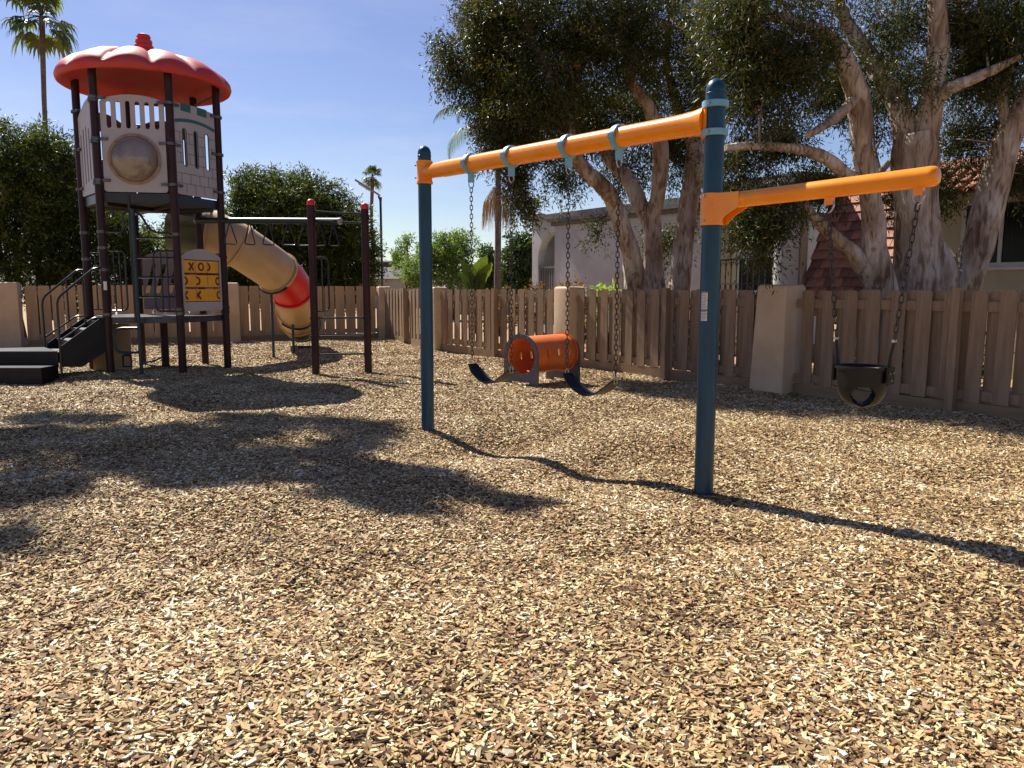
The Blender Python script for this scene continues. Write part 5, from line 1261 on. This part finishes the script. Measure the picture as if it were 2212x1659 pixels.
def feather_palm(base, top):
    t = thing('feather_palm', base, 'slim palm with feathery fronds and a hanging tan skirt, right of the left swing chain', 'palm tree')
    b, tp = Vector(base), Vector(top); g = random.Random(9)
    mb = MB(); limb(mb, [(b.x, b.y, -.2, .14), (b.x, b.y, 1.5, .105), (b.x + .02, b.y, 3.5, .095), (tp.x, tp.y, tp.z, .085)], 8, 12, .04); mb.build('trunk', M['palm_bark'], t)
    MB().tube([tp - Vector((0, 0, .9)), tp - Vector((0, 0, .1)), tp + Vector((0, 0, .2))], [.10, .10, .06], 12).build('crownshaft', M['leaf_palm'], t)
    V_, Q_, R = [], [], []; rach = MB()
    az_l = [math.pi * 1.02, math.pi * .86, math.pi * 1.2, .2, 1.1, 2.0, -.5, -1.2, 4.1, 5.2, math.pi * .98]
    for i, az in enumerate(az_l):
        el = R_((38, 8, 62, 35, 50, 60, 20, 45, 30, 55, 75)[i]); Lf = 2.5
        d = Vector((math.cos(az), math.sin(az), 0)); pts = []
        for k in range(15):
            s = k / 14; an = el - s * s * R_(110)
            pts.append((pts[-1] if pts else tp) + (d * math.cos(an) + Vector((0, 0, math.sin(an)))) * (Lf / 15 if k else 0))
        rach.tube(pts, [.022 * (1 - .055 * k) for k in range(15)], 4)
        sd = Vector((-d.y, d.x, 0)); rr = g.uniform(0, 1)
        for k in range(2, 15):
            for j in range(3):
                f = j / 3; p = pts[k - 1] * (1 - f) + pts[k] * f; tg = (pts[k] - pts[k - 1]).normalized()
                for sg in (-1, 1):
                    ll = .62 * math.sin(math.pi * min(.96, (k + f) / 15 * .85 + .14)); dv = (sd * sg * .8 + tg * .45 + Vector((0, 0, -.25 + g.uniform(-.1, .1)))).normalized()
                    q = p + dv * ll * .55; e = p + dv * ll * .9 + Vector((0, 0, -ll * .35)); wv = tg * .016
                    n = len(V_); V_ += [p - wv, p + wv, q + wv, q - wv, e]; Q_ += [(n, n + 1, n + 2, n + 3), (n + 3, n + 2, n + 4)]; R += [rr, rr]
    rach.build('frond_ribs', M['leaf_palm'], t)
    me = bpy.data.meshes.new('fronds'); me.from_pydata([tuple(p - b) for p in V_], [], Q_); a = me.attributes.new('rnd', 'FLOAT', 'FACE'); a.data.foreach_set('value', np.array(R, np.float32)); me.materials.append(M['leaf_palm'])
    link(bpy.data.objects.new('fronds', me), t)
    # hanging dry flower stalks
    V_, Q_, R = [], [], []
    for i in range(460):
        a = g.uniform(0, 6.283); r = .48 * math.sqrt(g.uniform(.02, 1)); z0 = tp.z - 2.05 - .75 * (r / .48) ** 2 * .55 + g.uniform(-.05, .1)
        o = Vector((tp.x + math.cos(a) * r, tp.y + math.sin(a) * r, z0)); l = g.uniform(.25, .85); w = .0045
        s = Vector((math.cos(a), math.sin(a), 0)) * .05; n = len(V_); wv = Vector((w, 0, 0)) if i % 2 else Vector((w * .6, w * .8, 0))
        V_ += [o - wv, o + wv, o + s + wv - Vector((0, 0, l)), o + s - wv - Vector((0, 0, l))]; Q_.append((n, n + 1, n + 2, n + 3)); R.append(g.uniform(0, 1))
        if i % 4 == 0:
            n = len(V_); h = Vector((tp.x, tp.y, tp.z - 1.85)); mdp = (h + o) / 2 + Vector((0, 0, .10)); V_ += [h, h + wv, mdp + wv, mdp - wv, o + wv, o - wv]; Q_ += [(n, n + 1, n + 2, n + 3), (n + 3, n + 2, n + 4, n + 5)]; R += [.3, .3]
    np_mesh('dry_skirt', np.array([tuple(p - b) for p in V_]), np.array(Q_), M['leaf_straw'], t, np.array(R))
feather_palm((-.44, 24, 0), (-.42, 24, 6.35))

# ------------------------------------------------------------------ houses behind the right fence
HU = Vector((0.57, -0.82, 0)).normalized(); HN = Vector((-HU.y, HU.x, 0)) ; HN = HN if HN.x > 0 else -HN   # HN points away from the playground
W0 = Vector((1.19, 22.0, 0)); UP = Vector((0, 0, 1))
def hp(s, d=0.0, z=0.0): return W0 + HU * s + HN * d + UP * z

def stucco_house():
    t = thing('stucco_house', hp(1.5, 2), 'white stucco house with arched balcony opening seen left of the many-trunked tree', 'house')
    # front block
    MB().prism([(0, 0), (5.4, 0), (5.4, 5), (0, 5)], [], hp(0), HU, HN, UP, 3.16).build('wall', M['stucco_white'], t, smooth=False)
    MB().prism([(-.08, -.08), (5.4, -.08), (5.4, 5), (-.08, 5)], [], hp(0, 0, 3.163), HU, HN, UP, .10).build('cornice', M['fascia'], t, smooth=False)
    MB().prism([(-.16, -.16), (5.4, -.16), (5.4, 5), (-.16, 5)], [], hp(0, 0, 3.266), HU, HN, UP, .085).build('roof_edge', M['fascia'], t, smooth=False)
    # tall rear block with an arched opening in its front wall
    o = hp(-2.9, 1.35)
    arch = [(.30, 0.3), (2.0, .3), (2.0, 2.3)] + [(1.15 + .85 * math.cos(R_(a)), 2.3 + .87 * math.sin(R_(a))) for a in range(0, 181, 12)] + [(.30, 2.3)]
    MB().prism([(0, 0), (6.5, 0), (6.5, 3.55), (0, 3.55)], [arch], o, HU, UP, HN, .28).build('wall', M['stucco_white'], t, smooth=False)
    MB().prism([(0, .285), (.24, .285), (.24, 4), (0, 4)], [], o, HU, HN, UP, 3.55).build('wall', M['stucco_white'], t, smooth=False)
    MB().prism([(0, 1.5), (6.5, 1.5), (6.5, 1.7), (0, 1.7)], [], o + HU * .245, HU, HN, UP, 3.50).build('wall', M['stucco_cream'], t, smooth=False)
    MB().prism([(-.06, -.06), (6.56, -.06), (6.56, 4), (-.06, 4)], [], o + UP * 3.553, HU, HN, UP, .16).build('roof_edge', M['fascia'], t, smooth=False)
    rl = MB(); rl.box(o + HU * 1.15 + HN * .06 + UP * 2.10, (1.69, .06, .06), HU, HN); rl.box(o + HU * 1.15 + HN * .06 + UP * 1.1, (1.69, .05, .05), HU, HN)
    rr = rl.build('balcony_rail', M['fascia'], t, smooth=False); p0 = None
    for k in range(14):
        p = o + HU * (.38 + k * .117) + HN * .06
        if p0 is None: b0 = MB().box(p + UP * 1.6, (.05, .03, .96), HU, HN).build('baluster', M['fascia'], rr, smooth=False); p0 = p
        else: copy_obj(b0, rr, b0.location + (p - p0))
    # narrow arched niche on the front block, cream inside
    n0 = hp(2.62, -.012)
    MB().prism([(-.16, .3), (.16, .3), (.16, 1.75)] + [(.16 * math.cos(R_(a)), 1.75 + .16 * math.sin(R_(a))) for a in range(15, 180, 15)] + [(-.16, 1.75)], [], n0, HU, UP, HN, .01).build('niche', M['stucco_cream'], t, smooth=False)
    MB().prism([(-.20, .3), (.20, .3), (.20, 1.95)] + [(.20 * math.cos(R_(a)), 1.95 + .2 * math.sin(R_(a))) for a in range(15, 180, 15)] + [(-.20, 1.95)], [], hp(3.55, -.012), HU, UP, HN, .01).build('niche', M['panel_brown'], t, smooth=False)
    MB().tube([hp(4.6, -.06, .2), hp(4.6, -.06, 3.1)], .04, 10).build('downpipe', M['stucco_white'], t)
    return t
stucco_house()

def cream_house():
    t = thing('cream_house', hp(6.5, 2), 'cream house with black iron balcony railing seen between the blue post and the large pillar', 'house')
    z1 = 3.6
    dr = [(.62, .55), (1.66, .55), (1.66, 2.9), (.62, 2.9)]
    MB().prism([(0, 0), (2.32, 0), (2.32, z1), (0, z1)], [dr], hp(5.406, .25), HU, UP, HN, .2).build('wall', M['stucco_cream'], t, smooth=False)
    fr = MB().prism([(.62, .55), (1.66, .55), (1.66, 2.9), (.62, 2.9)], [[(.69, 1.40), (1.59, 1.40), (1.59, 2.83), (.69, 2.83)], [(.69, .62), (1.59, .62), (1.59, 1.33), (.69, 1.33)]], hp(5.406, .32), HU, UP, HN, .05).build('window', M['white_frame'], t, smooth=False)
    MB().box(hp(5.406 + 1.14, .38, 2.45), (.9, .01, .76), HU, HN).build('pane', M['glass_sky'], fr, smooth=False)
    MB().box(hp(5.406 + 1.14, .38, 1.73), (.9, .01, .66), HU, HN).build('pane', M['glass'], fr, smooth=False)
    MB().box(hp(5.406 + 1.14, .38, .97), (.9, .01, .70), HU, HN).build('pane', M['glass'], fr, smooth=False)
    g = MB(); a, b = 5.85, 7.15
    for z in (2.06, .95): g.box(hp((a + b) / 2, -.12, z), (b - a, .03, .025), HU, HN)
    ir = g.build('balcony_rail', M['iron'], t, smooth=False); p0 = None
    for k in range(10):
        p = hp(a + (b - a) * k / 9, -.12)
        if p0 is None: b0 = MB().box(p + UP * 1.5, (.016, .016, 1.12), HU, HN).build('baluster', M['iron'], ir, smooth=False); p0 = p
        else: copy_obj(b0, ir, b0.location + (p - p0))
    cu = MB()
    for k in range(9):
        c = hp(a + (b - a) * (k + .5) / 9, -.12, 1.90)
        cu.tube([c + HU * (.06 * math.cos(q)) + UP * (.09 * math.sin(q)) for q in np.linspace(0, math.pi, 9)], .007, 5)
        cu.tube([c - UP * .42 + HU * (.05 * math.cos(q)) + UP * (.08 * math.sin(q)) for q in np.linspace(0, 2 * math.pi, 12, endpoint=False)], .007, 5, closed=True)
    cu.build('iron_scrolls', M['iron'], ir)
    for s in (a, b):
        g = MB(); g.box(hp(s, .065, 2.06), (.025, .36, .025), HU, HN); g.build('return_rail', M['iron'], ir, smooth=False)
    # projecting round-edged fin wall beside the tiled slope
    MB().prism(rrect(0, -.0, .30, .5, .09), [], hp(7.42, -.26), HU, HN, UP, z1).build('fin_wall', M['stucco_white'], t, angle=50)
    MB().prism([(-.05, .2), (2.36, .2), (2.36, 4), (-.05, 4)], [], hp(5.406, 0, z1 + .003), HU, HN, UP, .14).build('roof', M['fascia'], t, smooth=False)
cream_house()

def tiled_house():
    t = thing('tiled_house', hp(10, 2), 'house with steep red tile slope and a dark white-framed window behind the thick pale tree', 'house')
    s0, s1 = 7.78, 9.86
    sl_n = Vector((-HN.x, -HN.y, 0)) * .90 + UP * .40; sl_n.normalize()
    sl_u = (HN * .40 + UP * .90).normalized()                   # up the slope
    H = 3.0; base = hp(s0, 0, .95)
    # backing slab behind the tiles
    MB().prism([(0, 0), (s1 - s0, 0), (s1 - s0, H), (0, H)], [], base - sl_n * .10, HU, sl_u, sl_n, .06).build('roof_slope', M['clay_b'], t, smooth=False)
    rows, cols = 15, 11; tw = (s1 - s0) / cols; th = H / rows; rr = random.Random(3)
    proto = []
    for k in range(3):
        o = MB().box((0, 0, 0), (tw - .008, th + .05, .022), HU, sl_u, sl_n).build('roof_tile', (M['clay'], M['clay_b'], M['clay'])[k], t, smooth=False, origin=(0, 0, 0)); proto.append(o)
    first = [True] * 3; rl = root_loc(t)
    for r in range(rows):
        for c in range(cols):
            sft = tw * .5 if r % 2 else 0
            x = (c + .5) * tw + sft
            if x > s1 - s0 - tw * .3: continue
            p = base + HU * x + sl_u * ((r + .5) * th) + sl_n * (-.012 + .006 * rr.random())
            k = rr.randrange(3)
            if first[k]: o = proto[k]; first[k] = False
            else: o = copy_obj(proto[k], t)
            o.location = p - rl
            # tip each tile outwards at its lower edge
            o.rotation_mode = 'AXIS_ANGLE'; o.rotation_axis_angle = (R_(-9) + rr.uniform(-.02, .02), HU.x, HU.y, 0)
    for k in range(9):                                          # hip of lapped cap tiles
        p = base + HU * (s1 - s0 + .03) + sl_u * (H * (k + .5) / 9)
        MB().tube([p - sl_u * .20 + sl_n * .045, p + sl_u * .17 + sl_n * .01], [.085, .07], 10).build('hip_tile', M['clay'], t)
    # wall with the window
    a, b, z1 = 9.93, 13.6, 3.02
    wx0, wx1, wz0, wz1 = .93, 2.16, 1.80, 2.86
    MB().prism([(0, 0), (b - a, 0), (b - a, z1), (0, z1)], [[(wx0, wz0), (wx1, wz0), (wx1, wz1), (wx0, wz1)]], hp(a, .05), HU, UP, HN, .2).build('wall', M['stucco_cream'], t, smooth=False)
    fr = MB().prism([(wx0, wz0), (wx1, wz0), (wx1, wz1), (wx0, wz1)], [[(wx0 + .06, wz0 + .06), ((wx0 + wx1) / 2 - .025, wz0 + .06), ((wx0 + wx1) / 2 - .025, wz1 - .06), (wx0 + .06, wz1 - .06)], [((wx0 + wx1) / 2 + .025, wz0 + .06), (wx1 - .06, wz0 + .06), (wx1 - .06, wz1 - .06), ((wx0 + wx1) / 2 + .025, wz1 - .06)]], hp(a, .075), HU, UP, HN, .05).build('window', M['white_frame'], t, smooth=False)
    for f0, f1 in ((wx0 + .06, (wx0 + wx1) / 2 - .025), ((wx0 + wx1) / 2 + .025, wx1 - .06)):
        MB().box(hp(a + (f0 + f1) / 2, .112, (wz0 + wz1) / 2), (f1 - f0, .006, wz1 - wz0 - .12), HU, HN).build('pane', M['glass'], fr, smooth=False)
    MB().box(hp(a + (wx0 + wx1) / 2, .02, wz0 - .035), (wx1 - wx0 + .14, .10, .05), HU, HN).build('sill', M['white_frame'], fr, smooth=False)
    # low tiled roof over the wall
    rs = hp(a - .1, -.28, z1 - .02); ru = (HN * .83 + UP * .55).normalized(); rn = (UP * .83 - HN * .55).normalized()
    MB().prism([(0, 0), (b - a + .1, 0), (b - a + .1, 1.0), (0, 1.0)], [], rs - rn * .05, HU, ru, rn, .04).build('roof', M['clay_b'], t, smooth=False)
    MB().box(rs - rn * .09 + HU * (b - a) / 2, (b - a, .05, .12), HU, HN).build('eave_board', M['stucco_cream'], t, smooth=False)
    p0 = None
    for c in range(int((b - a) / .2)):
        for r in range(4):
            p = rs + HU * (.1 + c * .2) + ru * (.13 + r * .25)
            if p0 is None:
                vs = []
                for e, (q, rr_) in enumerate(((-.17, .09), (.15, .075))):
                    for k in range(7):
                        an = R_(180 * k / 6); vs.append(p + HU * (rr_ * math.cos(an)) + rn * (rr_ * .7 * math.sin(an) + (.02 if e == 0 else 0)) + ru * q)
                m0 = MB().add(vs, [(k, k + 1, k + 8, k + 7) for k in range(6)])
                o0 = m0.build('barrel_tile', M['clay'], t); so = o0.modifiers.new('thick', 'SOLIDIFY'); so.thickness = .014; p0 = p
            else: copy_obj(o0, t, o0.location + (p - p0))
    rg = MB()
    for c in range(10):
        p = rs + ru * 1.0 + HU * (.2 + c * .37); MB().tube([p - HU * .2, p + HU * .19], [.10, .085], 10).build('ridge_tile', M['clay'], t)
    MB().prism([(0, 0), (b - s0, 0), (b - s0, 3), (0, 3)], [], hp(s0, 1.6, 0), HU, HN, UP, 3.0).build('rear_wall', M['stucco_cream'], t, smooth=False)
tiled_house()

# ------------------------------------------------------------------ lamp, far things
def solar_lamp():
    b = Vector((-4.47, 27, 0)); t = thing('solar_lamp', b, 'slim green pole with slanted solar street lamp above the far fence corner', 'street lamp')
    MB().tube([b - UP * .2, b + UP * 4.35, b + UP * 4.52], [.045, .042, .055], 12).build('pole', M['pole_green'], t)
    d = Vector((-.80, -.25, .50)).normalized(); a = b + UP * 4.53; sd = Vector((0, 1, 0)); sd = (sd - d * sd.dot(d)).normalized(); nn = sd.cross(d); nn = nn if nn.z > 0 else -nn
    MB().tube([b + UP * 4.40, a + d * .08 - nn * .01], [.035, .03], 8).build('bracket', M['pole_green'], t)
    MB().prism(rrect(0, -.17, .98, .17, .06), [], a + d * .03, d, sd, nn, .055).build('lamp_head', M['lamp_grey'], t, smooth=False)
    MB().box(a + d * .62 - nn * .022, (.45, .22, .03), d, sd, nn).build('light_strip', M['white_frame'], t, smooth=False)
    MB().box(a + d * .52 + nn * .058, (.88, .28, .005), d, sd, nn).build('solar_panel', M['glass'], t, smooth=False)
solar_lamp()

def gooseneck():
    b = Vector((1.05, 30.2, 0)); t = thing('arm_lamp', b, 'white curved-arm street lamp just above the roof corner of the white house', 'street lamp')
    MB().tube([Vector((2.35, 30.2, -.2)), Vector((2.35, 30.2, 3.5)), Vector((2.2, 30.2, 3.95)), Vector((1.75, 30.2, 4.16)), Vector((1.2, 30.2, 4.20))], [.07, .06, .045, .04, .035], 10).build('pole', M['white_frame'], t)
    MB().tube([(1.3, 30.2, 4.20), (1.1, 30.2, 4.21), (.85, 30.2, 4.18), (.72, 30.2, 4.15)], [.05, .10, .09, .03], 10).build('lamp_head', M['lamp_grey'], t)
gooseneck()

def pylon():
    b = Vector((-80, 600, 0)); t = thing('power_pylon', b, 'thin power pylon with v-shaped arms far off left of the blue post', 'pylon')
    MB().tube([b, b + UP * 41], [.7, .35], 8).build('mast', M['pylon'], t)
    for z in (35.0, 26.0, 17.0):
        for sg in (-1, 1):
            a = b + UP * z; e = a + Vector((9.5 * sg, 0, .6)); m = a + Vector((5.2 * sg, 0, -4.6))
            MB().tube([a, a + Vector((4 * sg, 0, .9)), e], .28, 6).build('arm', M['pylon'], t)
            MB().tube([a + Vector((1.5 * sg, 0, .3)), m, e], .16, 5).build('insulator_string', M['pylon'], t)
pylon()

def far_house(loc, w, d, h, rh, label, seed, wallm, roofm, flat=False, rz=0.0):
    t = thing('far_house', loc, label, 'house', 'houses far beyond the corner', 0)
    x, y, z0 = loc; c, s = math.cos(rz), math.sin(rz); ux, uy = Vector((c, s, 0)), Vector((-s, c, 0)); o = Vector(loc)
    MB().box(o + UP * (h / 2 - .5), (w, d, h + 1), ux, uy).build('wall', wallm, t, smooth=False)
    if flat: MB().box(o + UP * (h + rh / 2 + .003), (w + .5, d + .5, rh), ux, uy).build('roof', roofm, t, smooth=False)
    else:
        e = w / 2 + .5; q = d / 2 + .5
        vs = [o - ux * e - uy * q + UP * h, o + ux * e - uy * q + UP * h, o + ux * e + uy * q + UP * h, o - ux * e + uy * q + UP * h, o - ux * e * .72 + UP * (h + rh), o + ux * e * .72 + UP * (h + rh)]
        MB().add(vs, [(0, 1, 5, 4), (2, 3, 4, 5), (1, 2, 5), (3, 0, 4), (3, 2, 1, 0)]).build('roof', roofm, t, smooth=False)
    for k in range(max(1, int(w / 4))):
        MB().box(o - ux * (w / 2 - 2 - k * 4) - uy * (d / 2 + .02) + UP * (h * .58), (1.4, .06, 1.1), ux, uy).build('window', M['glass'], t, smooth=False)
far_house((-10.4, 62, 0), 7.5, 7, 2.15, .95, 'far low house with dark hipped roof below the solar lamp', 1, M['house_wall'], M['dark_roof'])
far_house((-10.2, 74, 0), 4.6, 6, 2.5, 1.3, 'far flat-roofed building with a dark band right of the solar lamp pole', 2, M['house_wall'], M['dark_roof'], True)
far_house((-34, 205, 3.2), 14, 10, 3.6, 1.8, 'farthest pale house on the rise under the pylon', 3, M['house_wall'], M['dark_roof'])
far_house((-1.55, 46, 0), 3.0, 5, 2.0, .12, 'pale low outbuilding beside the shaggy palm trunk', 4, M['house_wall'], M['fascia'], True)

# distant rise
n = 90; hv = []; hf = []
for i in range(n + 1):
    x = -700 + 1400 * i / n
    hh = 16 + 4 * noise.noise(Vector((x * .006, 3, 0))) + 2.5 * noise.noise(Vector((x * .03, 7, 0)))
    hv += [(x, 380, -1), (x, 520, hh), (x, 700, hh * 1.15), (x, 900, -1)]
for i in range(n):
    for k in range(3): a = 4 * i + k; hf.append((a, a + 4, a + 5, a + 1))
hl = MB().add(hv, hf).build('hills', M['hill'], None); tag(hl, 'low hazy rise on the far horizon', kind='structure')

# white sheet on a dark post behind the back fence
t = thing('white_sign', (-7.0, 24.0, 0), 'plain white board on a dark post peeking over the fence under the slide', 'sign')
MB().box((-7.0, 24.0, 1.46), (.58, .03, .36)).build('board', M['white_panel'], t, smooth=False)
MB().box((-6.96, 23.955, .84), (.09, .05, 1.75)).build('post', M['dark_metal'], t, smooth=False)
